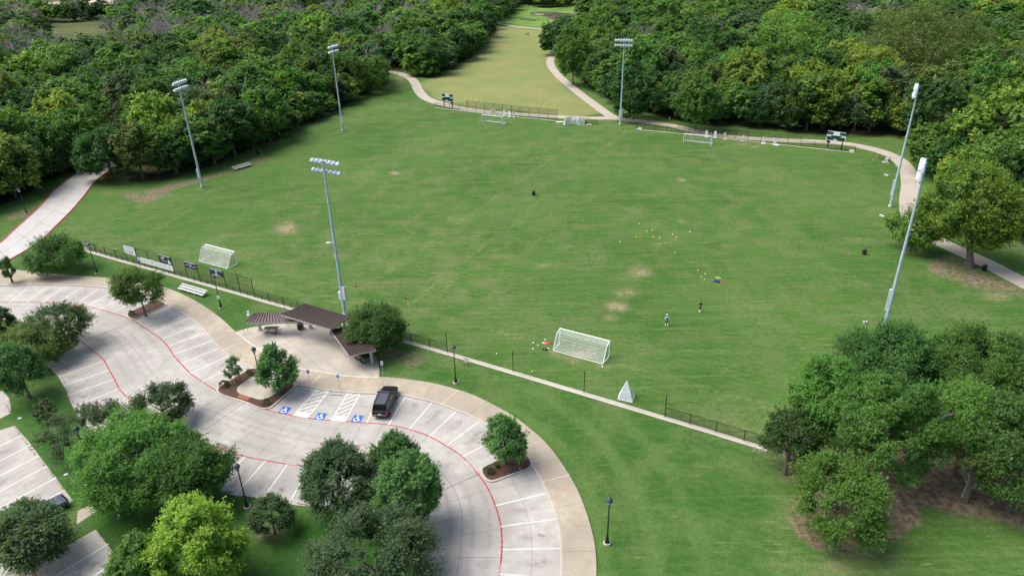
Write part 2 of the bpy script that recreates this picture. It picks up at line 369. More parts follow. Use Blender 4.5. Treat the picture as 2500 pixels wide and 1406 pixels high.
# ------------------------------------------------------------------ ground: one sheet to the horizon
def ground():
    x = np.concatenate([-np.geomspace(2200, 135, 26)[:-1], np.arange(-135, 120.01, .6), np.geomspace(120, 2200, 26)[1:]])
    y = np.concatenate([np.array([-300, -100, -20, 10]), np.arange(25, 225.01, .6), np.geomspace(225, 700, 130)[1:], np.geomspace(700, 3500, 14)[1:]])
    nx, ny = len(x), len(y); X, Y = np.meshgrid(x, y); px, py = Pn(X, Y)
    rng = np.random.default_rng(5)
    def vn(sc, seed):   # smooth value noise on the plane
        r = np.random.default_rng(seed).random((97, 97)); u = (X/sc) % 96; v = (Y/sc) % 96
        i = u.astype(int); j = v.astype(int); fu = u-i; fv = v-j; fu = fu*fu*(3-2*fu); fv = fv*fv*(3-2*fv)
        return (r[j, i]*(1-fu)+r[j, i+1]*fu)*(1-fv) + (r[j+1, i]*(1-fu)+r[j+1, i+1]*fu)*fv
    def blur(a, k):
        for _ in range(k):
            b = a.copy(); b[1:-1] = (a[:-2]+a[1:-1]*2+a[2:])/4; a = b.copy(); a[:, 1:-1] = (b[:, :-2]+b[:, 1:-1]*2+b[:, 2:])/4
        return a
    jx = px + (vn(7, 1)-.5)*26 + (vn(2.2, 2)-.5)*10; jy = py + (vn(7, 3)-.5)*14 + (vn(2.2, 4)-.5)*6
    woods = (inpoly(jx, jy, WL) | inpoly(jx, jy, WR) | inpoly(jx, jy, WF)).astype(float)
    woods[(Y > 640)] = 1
    meadow = inpoly(jx, jy, [(1020,205),(1060,192),(1130,160),(1185,120),(1210,62),(1280,66),(1348,76),(1350,130),(1340,150),(1350,175),(1400,222),(1460,260),(1485,285),(1380,284),(1250,272),(1120,255),(1050,240)]).astype(float)
    marsh = inpoly(jx, jy, [(1248,30),(1262,8),(1310,18),(1350,23),(1400,18),(1470,2),(1500,10),(1440,50),(1440,80),(1350,78),(1260,60)]).astype(float)
    gravel = np.zeros_like(X)
    for g in (GAPS[0], GAPS[2], GAPS[3]): gravel = np.maximum(gravel, inpoly(jx, jy, g))
    grassgap = inpoly(jx, jy, GAPS[1]).astype(float)
    litter_shade = inpoly(jx, jy, [(1905,1100),(2000,1095),(2150,1085),(2320,1105),(2520,1150),(2700,1280),(2500,1300),(2380,1262),(2260,1240),(2230,1290),(2120,1345),(2010,1350),(1940,1310),(1930,1240),(1960,1190)]).astype(float)
    for poly in ([(2260,640),(2310,618),(2400,650),(2500,700),(2510,735),(2420,715),(2320,690)], [(255,470),(330,462),(440,440),(560,412),(640,376),(660,386),(560,425),(440,462),(350,498),(300,500)], [(960,840),(1010,850),(1040,880),(1000,905),(940,880),(925,862)],[(0,520),(70,500),(130,470),(140,478),(80,515),(0,545)]):  # weaker litter; patch right of the field-side tree puts its shadow into colour
        litter_shade = np.maximum(litter_shade, inpoly(jx, jy, poly)*.58)
    dirt = np.zeros_like(X)
    def spot(cx, cy, rx, ry, a):
        nonlocal dirt
        d = ((jx-cx)/rx)**2 + ((jy-cy)/ry)**2
        dirt = np.maximum(dirt, a*np.exp(-d*1.2)*(0.55+.9*vn(1.3, 9)))
    for s_ in [(705,560,42,18,.75),(965,428,13,5,.9),(1552,662,32,14,.65),(1508,748,30,12,.95),(1490,780,24,9,.75),(1535,712,34,16,.5),(1668,440,14,5,.8),(1665,542,16,5,.7),(1328,646,22,8,.5),(1290,680,22,8,.45),(545,640,26,12,.7),(1425,862,34,12,1.0),(1375,872,60,7,.5),(1470,900,20,7,.6),(1350,860,14,9,.8),(1800,352,34,3,.75),(1840,360,8,4,.9),(1245,292,12,3,.6),(955,205,22,9,.55),(975,190,14,6,.4),(1330,1140,14,8,.0),(772,515,12,3,.6),(1185,770,30,7,.3),(1240,800,26,7,.3),(1360,650,16,6,.3),(700,540,14,6,.7),(2110,630,18,6,.3),(1660,770,10,3,.35),(1610,1000,20,6,.4),(1395,880,26,5,.6),(1450,895,22,5,.6),(1340,940,30,5,.3),(2200,690,18,40,.25),(110,725,1,1,0),(668,1300,34,20,.8),(575,960,1,1,0),(125,1045,14,9,.9),(255,470,40,10,.0),(2350,640,30,12,.3),(2430,718,40,12,.45),(1980,1270,30,16,.5),(2030,1390,60,22,.45),(2100,1350,60,18,.6),(1930,1165,30,20,.5),(650,1120,1,1,0),(185,645,30,10,.4),(1300,1080,8,40,.15)]:
        if s_[4] > 0: spot(*s_)
    lines = np.zeros_like(X)
    def line(a, b, wd, s):
        nonlocal lines
        p = np.array(G(*a))[:2]; q = np.array(G(*b))[:2]; d = q-p; l = np.linalg.norm(d); d /= l
        t = np.clip((X-p[0])*d[0]+(Y-p[1])*d[1], 0, l); dd = np.hypot(X-p[0]-t*d[0], Y-p[1]-t*d[1])
        lines = np.maximum(lines, s*np.exp(-(dd/wd)**2)*np.clip(vn(3.1, 21)*2.1-.45, 0, 1))
    line((875,716),(1402,350),.36,.55); line((997,747),(1523,325),.36,.55)
    line((620,690),(875,716),.4,.45); line((800,640),(1010,520),.4,.3); line((380,560),(640,420),.4,.35); line((1000,750),(1950,1010),.45,.45)
    line((640,500),(800,640),.4,.3); line((1410,690),(1450,735),.3,.4); line((1420,670),(1600,690),.3,.4); line((1555,765),(1660,755),.3,.4); line((1100,530),(1800,700),.6,.3); line((330,540),(1500,330),.5,.25)
    line((1300,460),(2190,640),.6,.25); line((560,430),(870,320),.6,.5)
    lush = inpoly(jx, jy, [(950,850),(1150,905),(1880,1105),(1880,1500),(1455,1500),(1455,1380),(1400,1180),(1250,1012),(1060,930),(940,915)]).astype(float)*.5
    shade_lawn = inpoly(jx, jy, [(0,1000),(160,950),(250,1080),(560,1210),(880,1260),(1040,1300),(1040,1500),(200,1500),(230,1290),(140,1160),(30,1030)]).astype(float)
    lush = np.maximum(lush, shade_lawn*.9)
    lush = np.maximum(lush, inpoly(jx, jy, [(200,600),(620,735),(620,790),(576,812),(480,735),(390,700),(270,680),(0,655),(100,600)])*.55)
    dry = np.clip(vn(26, 31)*1.1-.2, 0, 1)*.6 + np.clip(vn(9, 32)-.35, 0, 1)*.7
    near_ = (X > -5) & (X < 60) & (Y > 25) & (Y < 100); sw = np.zeros_like(X); S2p = np.array(Jc+S2c[1:]+[G(1440,1600)[:2]])
    dd = np.full(near_.sum(), 1e9); qx, qy = X[near_], Y[near_]
    for p_ in S2p: dd = np.minimum(dd, np.hypot(qx-p_[0], qy-p_[1]))
    sw[near_] = np.clip(np.sin(dd*2*np.pi/4.6+.8*vn(11, 41)[near_]), 0, 1)*np.exp(-((dd-4)/8)**2)*1.0
    sw *= inpoly(px, py, [(950,850),(1150,905),(1880,1105),(1880,1500),(1455,1500),(1455,1380),(1400,1180),(1250,1012),(1060,930),(940,915)])
    a = dict(swath=sw, woods=blur(woods, 2), meadow=blur(meadow, 3), marsh=blur(marsh, 1), gravel=blur(gravel.astype(float), 1), litter_shade=blur(litter_shade, 3), dirt=np.clip(blur(dirt, 1), 0, 1), fieldline=np.clip(lines, 0, 1), lush=blur(lush, 3), dry=np.clip(dry, 0, 1), gap=blur(grassgap, 1))
    idx = (np.arange(ny-1)[:, None]*nx + np.arange(nx-1)[None]).ravel()
    quads = np.stack([idx, idx+1, idx+nx+1, idx+nx], 1)
    me = bpy.data.meshes.new('ground'); me.vertices.add(nx*ny); co = np.zeros((nx*ny, 3), np.float32); co[:, 0] = X.ravel(); co[:, 1] = Y.ravel()
    me.vertices.foreach_set('co', co.ravel()); me.loops.add(len(quads)*4); me.loops.foreach_set('vertex_index', quads.ravel().astype(np.int32))
    me.polygons.add(len(quads)); me.polygons.foreach_set('loop_start', np.arange(0, len(quads)*4, 4, dtype=np.int32)); me.update(); me.validate()
    for k, v in a.items():
        at = me.attributes.new(k, 'FLOAT', 'POINT'); at.data.foreach_set('value', v.ravel().astype(np.float32))
    m, n, N, L, Bs = newmat('turf')
    def at(k):
        q = N.new('ShaderNodeAttribute'); q.attribute_name = k; return q.outputs['Fac']
    FA = ang(G(259,624), G(1747,1054))
    v = coord(N, L); vf = coord(N, L, -FA, (.045, 1.0, 1)); vg = coord(N, L, -FA, (1.0, .14, 1)); vf2 = coord(N, L, -FA, (.16, 1.6, 1))
    big = noise(N, L, v, .035, 3, .5, .3); mid = noise(N, L, v, .22, 4, .6); fine = noise(N, L, v, 1.5, 5, .7); vfine = noise(N, L, v, 5.0, 4, .75)
    st = noise(N, L, vf, .75, 4, .6); st2 = noise(N, L, vg, .55, 3, .55)
    c = mixc(N, L, ramp(N, L, big, .35, .65), (.042, .115, .021), (.062, .139, .028))
    c = mixc(N, L, math_(N, L, 'MULTIPLY', ramp(N, L, mid, .4, .7), .55), c, (.088, .137, .048))
    c = mixc(N, L, math_(N, L, 'MULTIPLY', ramp(N, L, st, .45, .66), .3), c, (.104, .167, .046))
    c = mixc(N, L, math_(N, L, 'MULTIPLY', ramp(N, L, st2, .5, .7), .25), c, (.032, .094, .018))
    bw = N.new('ShaderNodeTexWave'); bw.wave_type = 'BANDS'; bw.bands_direction = 'Y'; bw.inputs['Scale'].default_value = .26; bw.inputs['Distortion'].default_value = .25; bw.inputs['Detail'].default_value = 3; bw.inputs['Detail Scale'].default_value = .35
    L.new(coord(N, L, -FA), bw.inputs['Vector'])
    c = mixc(N, L, math_(N, L, 'MULTIPLY', ramp(N, L, bw.outputs['Fac'], .35, .9), math_(N, L, 'MULTIPLY', ramp(N, L, noise(N, L, v, .07, 3), .35, .65), .5)), c, (.080, .165, .040))
    thin = ramp(N, L, noise(N, L, coord(N, L, -FA, (.05, 1.6, 1)), 1.3, 3, .6), .52, .68)
    thin2 = ramp(N, L, noise(N, L, coord(N, L, -ang(G(875,716), G(1402,350)), (.05, 1.5, 1)), 1.2, 3, .6), .52, .68)
    c = mixc(N, L, math_(N, L, 'MULTIPLY', thin2, .34), c, (.125, .185, .055))
    c = mixc(N, L, math_(N, L, 'MULTIPLY', thin, .24), c, (.150, .196, .070))
    worn = math_(N, L, 'MULTIPLY', ramp(N, L, noise(N, L, v, .052, 4, .62, .8), .50, .68), ramp(N, L, fine, .3, .7))
    c = mixc(N, L, math_(N, L, 'MULTIPLY', worn, .42), c, (.170, .195, .095))
    fk = ramp(N, L, noise(N, L, vf2, 1.5, 5, .7), .56, .74)
    c = mixc(N, L, math_(N, L, 'MULTIPLY', math_(N, L, 'MULTIPLY', fk, math_(N, L, 'ADD', at('dry'), .35)), 1.0), c, (.27, .275, .12))
    c = mixc(N, L, math_(N, L, 'MULTIPLY', ramp(N, L, mid, .42, .62), math_(N, L, 'MULTIPLY', at('dry'), .35)), c, (.19, .20, .10))
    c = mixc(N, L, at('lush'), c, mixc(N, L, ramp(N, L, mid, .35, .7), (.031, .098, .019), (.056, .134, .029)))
    c = mixc(N, L, math_(N, L, 'MULTIPLY', at('fieldline'), ramp(N, L, fine, .38, .62)), c, (.21, .235, .09))
    # mown hay meadow with curved swathes
    wv = N.new('ShaderNodeTexWave'); wv.wave_type = 'RINGS'; wv.rings_direction = 'Z'; wv.inputs['Scale'].default_value = .20; wv.inputs['Distortion'].default_value = 9.0; wv.inputs['Detail'].default_value = 3; wv.inputs['Detail Scale'].default_value = .5
    mp = N.new('ShaderNodeMapping'); g0 = G(1010, 250); mp.inputs['Location'].default_value = (-g0[0], -g0[1]*.62, 0); mp.inputs['Scale'].default_value = (1, .62, 1)
    L.new(v, mp.inputs[0]); L.new(mp.outputs[0], wv.inputs['Vector'])
    hay = mixc(N, L, math_(N, L, 'MULTIPLY', ramp(N, L, wv.outputs['Fac'], .3, .9), ramp(N, L, noise(N, L, v, .11, 4, .6), .38, .62)), (.205, .23, .085), (.27, .265, .11))
    hay = mixc(N, L, ramp(N, L, noise(N, L, v, .045, 3, .5), .42, .62), hay, (.185, .225, .082))
    c = mixc(N, L, at('meadow'), c, hay)
    c = mixc(N, L, at('marsh'), c, mixc(N, L, ramp(N, L, noise(N, L, v, .06, 4), .4, .62), (.10, .20, .04), (.17, .27, .06)))
    soil = mixc(N, L, ramp(N, L, fine, .35, .65), (.24, .20, .12), (.37, .30, .20))
    dm = math_(N, L, 'MULTIPLY', at('dirt'), ramp(N, L, vfine, .2, .55)); c = mixc(N, L, ramp(N, L, math_(N, L, 'ADD', at('dirt'), math_(N, L, 'MULTIPLY', math_(N, L, 'SUBTRACT', noise(N, L, v, 1.1, 6, .75), .5), 1.6)), .26, .72), c, soil)
    c = mixc(N, L, math_(N, L, 'MULTIPLY', ramp(N, L, at('dirt'), .02, .4), .5), c, (.17, .18, .09))
    c = mixc(N, L, math_(N, L, 'MULTIPLY', at('swath'), ramp(N, L, mid, .2, .5)), c, (.088, .160, .042))
    lit = mixc(N, L, ramp(N, L, fine, .35, .65), (.12, .098, .062), (.235, .185, .135))
    c = mixc(N, L, ramp(N, L, math_(N, L, 'ADD', at('litter_shade'), math_(N, L, 'MULTIPLY', math_(N, L, 'SUBTRACT', mid, .5), 1.1)), .25, .8), c, lit)
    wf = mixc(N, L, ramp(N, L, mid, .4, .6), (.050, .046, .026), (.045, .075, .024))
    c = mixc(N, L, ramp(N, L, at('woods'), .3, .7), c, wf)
    c = mixc(N, L, at('gap'), c, mixc(N, L, ramp(N, L, mid, .4, .6), (.09, .12, .04), (.15, .15, .07)))
    c = mixc(N, L, ramp(N, L, at('gravel'), .2, .6), c, mixc(N, L, ramp(N, L, fine, .35, .65), (.42, .36, .30), (.58, .52, .46)))
    gr = mixc(N, L, ramp(N, L, vfine, .25, .75), (.72, .72, .72), (1.25, 1.25, 1.2))
    c = mixc(N, L, 1.0, c, gr, 'MULTIPLY')
    fg = mixc(N, L, ramp(N, L, fine, .25, .75), (.85, .85, .85), (1.13, 1.13, 1.13))
    c = mixc(N, L, 1.0, c, fg, 'MULTIPLY')
    L.new(c, Bs.inputs['Base Color']); Bs.inputs['Roughness'].default_value = .95; Bs.inputs['Specular IOR Level'].default_value = .1
    b = N.new('ShaderNodeBump'); b.inputs['Strength'].default_value = .5; b.inputs['Distance'].default_value = .12; L.new(vfine, b.inputs['Height']); L.new(b.outputs[0], Bs.inputs['Normal'])
    me.materials.append(m)
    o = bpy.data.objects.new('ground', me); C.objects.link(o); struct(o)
ground()

# ------------------------------------------------------------------ pavements, kerbs, markings
def sheet(name, polys, z0, z1, m):
    b = MB()
    for p in polys: b.prism(p, z0, z1)
    return struct(b.build(name, m))
iD = len(Cc) - 1
def near_i(L, p):
    g = np.array(G(*p))[:2]; return int(np.argmin([np.linalg.norm(np.array(q)-g) for q in L]))
i1 = near_i(Cc, (195,832)); i2 = near_i(Cc, (904,1149))
lot_poly = list(Ac) + list(Cc[i2:][::-1]) + list(Dc[::-1]) + gp([(155,862),(190,843)]) + list(Cc[:i1+1][::-1])
sheet('parking_lot', [lot_poly], -.3, .02, M_conc)
LP2 = [(-250,1140),(0,1050),(36,1039),(72,1080),(112,1134),(137,1166),(178,1222),(120,1262),(66,1306),(50,1330),(56,1360),(72,1379),(95,1370),(234,1292),(281,1354),(330,1420),(380,1500),(-250,1500)]
sheet('side_parking_lot', [gp(LP2), gp([(-150,1055),(0,1022),(27,1008),(26,990),(22,972),(8,955),(-150,948)])], -.3, .018, M_conc)
walk_poly = list(Ac) + list((Sc + Jc[1:] + S2c[1:])[::-1])
sheet('pavement', [walk_poly], -.3, .13, M_walk)
sheet('plaza', [gp(PLZ) + Jc[1:-1][::-1]], -.3, .136, M_plaza)
sheet('garden_path', [gp([(190,1247),(230,1226),(258,1234),(238,1247),(187,1280)])], -.3, .03, M_walk)
kb = MB(); kb.ribbon(Ac, -.22, 0.02, .145, -.05)
struct(kb.build('kerb', M_kerb))
# kerbed planting islands
def rounded(px, r=.5):
    g = gp(px); out = []; n = len(g)
    for i in range(n):
        a, b, c = g[i-1], g[i], g[(i+1) % n]
        d1 = min(r, np.linalg.norm(a-b)*.45); d2 = min(r, np.linalg.norm(c-b)*.45)
        p = b+(a-b)/np.linalg.norm(a-b)*d1; q = b+(c-b)/np.linalg.norm(c-b)*d2
        for t in np.linspace(0, 1, 6): out.append((1-t)**2*p+2*t*(1-t)*b+t*t*q)
    return out
ISL = [[(384,731),(412,744),(326,784),(312,778),(305,768)], [(617,896),(530,946),(528,958),(545,968),(600,985),(640,1000),(660,1000),(728,940),(690,925)], [(1172,1143),(1222,1118),(1290,1108),(1306,1140),(1200,1180),(1182,1172),(1172,1156)]]
ib = MB(); im = MB()
for p in ISL:
    q = rounded(p, .9); ib.prism(q, -.05, .15)
    c0 = np.mean(q, 0); q2 = [c0+(a-c0)*(1-.26/max(.5, np.linalg.norm(a-c0))) for a in q]; im.prism(q2, .1, .17)
struct(ib.build('island_kerb', M_kerb)); struct(im.build('mulch_bed', M_mulch))
pad = MB(); pad.prism(rounded([(632,912),(578,948),(580,962),(612,972),(640,980),(668,968),(700,938),(668,922)], .9), .1, .185); struct(pad.build('island_slab', M_plaza))
bp = MB(); bp.prism(gp([(585,964),(612,972),(606,980),(579,972)]), .1, .19); struct(bp.build('brick_strip', M_brick))

zl = .026
rb = MB(); rb.ribbon(Bc, -.08, .08, zl); rb.ribbon(Cc[i1:], -.08, .08, zl); rb.ribbon(Cc[:i1+1], -.08, .08, zl)
rb.ribbon(curve([(-120,1170),(0,1267),(14,1296),(50,1346),(72,1379),(90,1406),(130,1470)]), -.1, .1, zl)
rr = rb.build('fire_lane_line', M_red); sheetfix(rr); struct(rr)
STALLS = [((72,699),(24,738)),((115,699),(65,738)),((158,699),(105,738)),((200,701),(143,740)),((239,706),(184,744)),((278,711),(212,748)),((318,717),(244,755)),((356,724),(274,763)),((435,761),(353,797)),((461,777),(376,811)),((483,793),(396,827)),((503,812),(411,845)),((521,832),(422,865)),((536,850),(441,888)),((558,869),(465,911)),((585,887),(493,932)),
 ((930,962),(895,1032)),((989,970),(948.4,1037)),((1054,983),(999,1048)),((1114,1004),(1048,1065)),((1168,1030),(1090,1088)),((1222,1064),(1129,1115)),((1333,1204),(1210,1234)),((1355,1267),(1222,1285)),((1367,1338),(1227,1341)),((1367,1413),(1220,1401)),
 ((128,902),(228,861)),((145,920.5),(250,882)),((156,942),(265,904)),((164,966.6),(277,926)),((178,993.6),(290,949.7)),((196,1018),(311,970)),((232,1052),(345,998)),((277,1092),(395,1034)),((335,1133),(440,1062)),((430,1172),(512,1088)),
 ((525,1196),(598,1114)),((573.6,1209),(648.7,1124)),((641.5,1217),(702,1133)),((705,1230),(755.6,1139)),((775,1238),(815,1143)),
 ((-60,1118),(52,1064)),((-60,1156),(72,1088)),((-60,1192),(93.6,1113)),((-60,1231),(115,1137.6)),((-60,1272),(137,1166)),((20,1270),(158,1196)),((135,1406),(264.6,1327)),((200,1424),(281,1372))]
sb = MB()
for a, b in STALLS: sb.ribbon([G(*a), G(*b)], -.055, .055, zl+.004)
# hatched access aisles
for (tl, bl, tr, br, wl, wr_) in (((778,947),(716,1014),(804,953),(750,1020.5),(728.4,1004.3),(757,1008)), ((851,957),(808.3,1026.6),(879.6,959.7),(842.4,1029),(817.6,1015.5),(849,1016.7))):
    TL, BL, TR, BR, WL_, WR_ = [np.array(G(*p))[:2] for p in (tl, bl, tr, br, wl, wr_)]
    sb.ribbon([TL, BL], -.06, .06, zl+.004); sb.ribbon([TR, BR], -.06, .06, zl+.004)
    q = MB(); sb.prism([WL_, WR_, BR, BL], zl, zl+.006)
    n = 8
    for k in range(n):
        t0 = (k+.7)/5.0; s0 = max(0, (t0-1)/.3); s1 = min(1, t0/.3)
        if s0 >= s1: continue
        def hp(s_): t_ = t0-.3*s_; return (TL+(WL_-TL)*t_)*(1-s_)+(TR+(WR_-TR)*t_)*s_
        sb.ribbon([hp(s0), hp(s1)], -.068, .068, zl+.003)
mk = sb.build('bay_marking', M_line); sheetfix(mk); struct(mk)
# blue wheelchair squares
def wheelchair(corners, name='wheelchair_marking'):
    tl, tr, br, bl = [np.array(G(*p))[:2] for p in corners]
    def uv(u, v): return tl*(1-u)*(1-v)+tr*u*(1-v)+br*u*v+bl*(1-u)*v
    q = MB(); q.prism([tl, tr, br, bl], zl-.003, zl+.006); o = q.build('wheelchair_bay_marking', M_blue); struct(o)
    s = MB(); z = zl+.011
    def stroke(pts, wd):
        g = [uv(*p) for p in pts]; s.ribbon(g, -wd, wd, z)
    def disc(u, v, r):
        s.add([(*uv(u+r*math.cos(a), v+r*math.sin(a)), z) for a in np.linspace(0, 2*math.pi, 13)[:-1]], [tuple(range(12))])
    disc(.46, .16, .07)
    stroke([(.45,.24),(.47,.52)], .075); stroke([(.46,.36),(.66,.38)], .05); stroke([(.47,.53),(.68,.55),(.76,.80),(.86,.78)], .06)
    stroke([(.43+.235*math.cos(a), .66+.235*math.sin(a)) for a in np.linspace(-2.0, -5.9, 16)], .055)
    o2 = s.build('wheelchair_symbol', M_white); sheetfix(o2); struct(o2)
wheelchair([(691.8,992),(712.2,995),(699.8,1010.5),(679.4,1006.8)])
wheelchair([(777.3,1007.4),(799.7,1009.3),(789,1025.4),(766.2,1023)])
wheelchair([(864.7,1013.6),(888.3,1014.9),(879.6,1030.3),(856,1029)])
for (a, b) in (((722,1012),(754,1016)), ((815,1022),(846,1024))):
    ga, gb = G(*a), G(*b); mid = (ga+gb)/2; an = ang(ga, gb)
    for t_, dy in (('NO', .22), ('PARKING', -.08)):
        o = text_mesh('paint_lettering', t_, .3, M_grey, None, (mid[0]-math.sin(an)*dy, mid[1]+math.cos(an)*dy, zl+.012), (0, 0, an), sx=.95, th=.001); struct(o)
for (p, q) in (((455,901),(485,924)), ((1140,1127),(1156,1145)), ((700,1132.5),(742,1136.5)), ((1222,1385),(1219,1402)), ((170,820),(192,831))):
    ga, gb = G(*p), G(*q); an = ang(ga, gb); mid = (ga+gb)/2
    o = text_mesh('kerb_lettering', 'NO PARKING FIRE LANE', .15, M_white, None, (mid[0], mid[1], zl+.006), (0, 0, an), th=.001); struct(o)
# slab joints
jb = MB()
jl = curve([(-120,760),(0,757),(100,759),(200,774),(285,808),(340,868),(385,925),(450,975),(560,1020),(650,1052),(760,1078),(860,1085),(960,1095),(1040,1125),(1100,1180),(1125,1240),(1128,1310),(1115,1406)])
jb.ribbon(jl, -.02, .02, zl-.002)
mid_out = [(np.array(Ac[int(t*(len(Ac)-1))])+np.array(Bc[int(t*(len(Bc)-1))]))/2 for t in np.linspace(0.02, .99, 90)]
jb.ribbon(mid_out, -.015, .015, zl-.002)
for t in np.linspace(.04, .985, 40):
    i = int(t*(len(Bc)-1)); p = np.array(Bc[i]); d = np.array(Bc[min(i+2, len(Bc)-1)])-np.array(Bc[max(i-2, 0)]); d /= np.linalg.norm(d); nrm = np.array([-d[1], d[0]])
    c = min(Cc, key=lambda q: np.linalg.norm(np.array(q)-p)); c = np.array(c)
    a = min(Ac, key=lambda q: np.linalg.norm(np.array(q)-p)); jb.ribbon([c, p], -.016, .016, zl-.002)
    if int(t*400) % 2: jb.ribbon([p, np.array(a)], -.012, .012, zl-.002)
for a, b in (((205,832),(328,784)), ((500,1050),(608,975)), ((480,1046),(580,973)), ((1055,1210),(1172,1155))):
    jb.ribbon([G(*a), G(*b)], -.035, .035, zl-.001)
o = jb.build('slab_joint', M_joint); sheetfix(o); struct(o)
wj = MB(); wl = MB(); allS = Sc+Jc[1:]+S2c[1:]
for k, t in enumerate(np.linspace(.02, .985, 44)):
    p = np.array(Ac[int(t*(len(Ac)-1))]); q = np.array(min(allS, key=lambda s: np.linalg.norm(np.array(s)-p)))
    if np.linalg.norm(q-p) > 6: continue
    (wl if k % 6 == 3 else wj).ribbon([p, q], -.03 if k % 6 == 3 else -.014, .03 if k % 6 == 3 else .014, .134)
wl.ribbon(Jc, -.07, .07, .141)
o = wj.build('pavement_joint', M_joint); sheetfix(o); struct(o)
o = wl.build('pavement_seam', M_jlite); sheetfix(o); struct(o)
pj = MB()
for a, b in (((620,801),(752,905)),((700,793),(838,918)),((744,793),(915,921)),((590,820),(745,794)),((640,860),(850,828)),((700,893),(905,862)),((780,908),(925,890)),((600,830),(800,812)),((670,880),(880,846)),((660,794),(795,912)),((790,805),(926,905))):
    pj.ribbon([G(*a), G(*b)], -.014, .014, .1405)
o = pj.build('plaza_joint', M_joint); sheetfix(o); struct(o)
# stains: dark tyre marks and a repaired patch on the lane
st = MB(); st.prism(rounded([(528,1078),(552,1084),(576,1104),(560,1108),(545,1097),(525,1090)], 1.0), .01, .0235); struct(st.build('lane_patch', pm('dark_patch', (.24,.235,.225), .95, var=.35, scale=1.2)))

ms, n, N, L, Bs_ = newmat('oil_stain'); Bs_.inputs['Base Color'].default_value = (.10,.095,.09,1); Bs_.inputs['Roughness'].default_value = .8
tr_ = N.new('ShaderNodeBsdfTransparent'); mx_ = N.new('ShaderNodeMixShader'); ae = N.new('ShaderNodeAttribute'); ae.attribute_name = 'core'
L.new(math_(N, L, 'MULTIPLY', ae.outputs['Fac'], ramp(N, L, noise(N, L, coord(N, L), 1.6, 6, .75), .32, .75)), mx_.inputs[0]); L.new(tr_.outputs[0], mx_.inputs[1]); L.new(Bs_.outputs[0], mx_.inputs[2]); L.new(mx_.outputs[0], n.nodes['Material Output'].inputs[0])
sv, sf, sc_core = [], [], []; r9 = random.Random(9)
def stain(c, rx, ry, an, amt):
    o = len(sv); sv.append((c[0], c[1], zl-.0035)); sc_core.append(amt)
    for k in range(14):
        a = k*2*math.pi/14; q = .75+.5*r9.random(); x, y = rx*q*math.cos(a), ry*q*math.sin(a); sv.append((c[0]+x*math.cos(an)-y*math.sin(an), c[1]+x*math.sin(an)+y*math.cos(an), zl-.0035)); sc_core.append(0.)
    for k in range(14): sf.append((o, o+1+k, o+1+(k+1) % 14))
for i in range(len(STALLS)-1):
    (a0, a1), (b0, b1) = STALLS[i], STALLS[i+1]
    p0, p1, q0, q1 = [np.array(G(*p))[:2] for p in (a0, a1, b0, b1)]
    if np.linalg.norm(p1-q1) > 4.2: continue
    an = math.atan2(*(p0-p1)[::-1])
    for t_, rx, ry, am in ((.72, 1.0, .55, .55), (.35, .8, .4, .3), (.55, 1.9, .95, .28)):
        stain((p0+q0)/2*t_+(p1+q1)/2*(1-t_)+np.array([r9.uniform(-.25,.25), r9.uniform(-.25,.25)]), rx*r9.uniform(.6,1.3), ry*r9.uniform(.6,1.3), an, am*r9.uniform(.5,1.4))
def track(line, off, wd, amt):
    Lq = [np.array(p)[:2] for p in line]; o = len(sv)
    for i, p in enumerate(Lq):
        d = Lq[min(i+1, len(Lq)-1)]-Lq[max(i-1, 0)]; d /= np.linalg.norm(d); nr = np.array([-d[1], d[0]])
        for w_, cr in ((off-wd, 0.), (off, amt), (off+wd, 0.)): q = p+nr*w_; sv.append((q[0], q[1], zl-.0035)); sc_core.append(cr*(.6+.4*math.sin(i*.13)))
    for i in range(len(Lq)-1):
        for k in range(2): b_ = o+i*3+k; sf.append((b_, b_+1, b_+4, b_+3))
for off in (1.0, 2.6, -1.1, -2.7): track(jl, off, .45, .22)
mo = bpy.data.meshes.new('oil_stain'); mo.from_pydata(sv, [], sf); at_ = mo.attributes.new('core', 'FLOAT', 'POINT'); at_.data.foreach_set('value', sc_core); mo.materials.append(ms)
o = bpy.data.objects.new('oil_stain', mo); C.objects.link(o); struct(sheetfix(o))

# road on the far left
RLE = [(-60,625),(0,593),(33,563),(77,524),(110,491),(128,469),(148,453),(174,432),(215,405),(262,372)]
RRE = [(-60,672),(0,645),(26,633),(64,611),(102,586),(128,560),(154,535),(179,509),(205,478),(223,455),(241,436),(280,408),(330,378)]
La, Lb = curve(RLE), curve(RRE)
sheet('road', [La + Lb[::-1]], -.3, .02, M_road)
b = MB(); b.ribbon(La, -.12, .14, .10, -.05); b.ribbon(Lb, -.14, .12, .10, -.05); struct(b.build('road_kerb', M_red))
b = MB(); cen = [(np.array(La[int(t*(len(La)-1))])+np.array(Lb[int(t*(len(Lb)-1))]))/2 for t in np.linspace(0, 1, 30)]
b.ribbon(cen, -.03, .03, .027)
for t in np.linspace(.08, .8, 8): b.ribbon([La[int(t*(len(La)-1))], Lb[int(t*(len(Lb)-1))]], -.03, .03, .027)
o = b.build('road_joint', M_joint); sheetfix(o); struct(o)

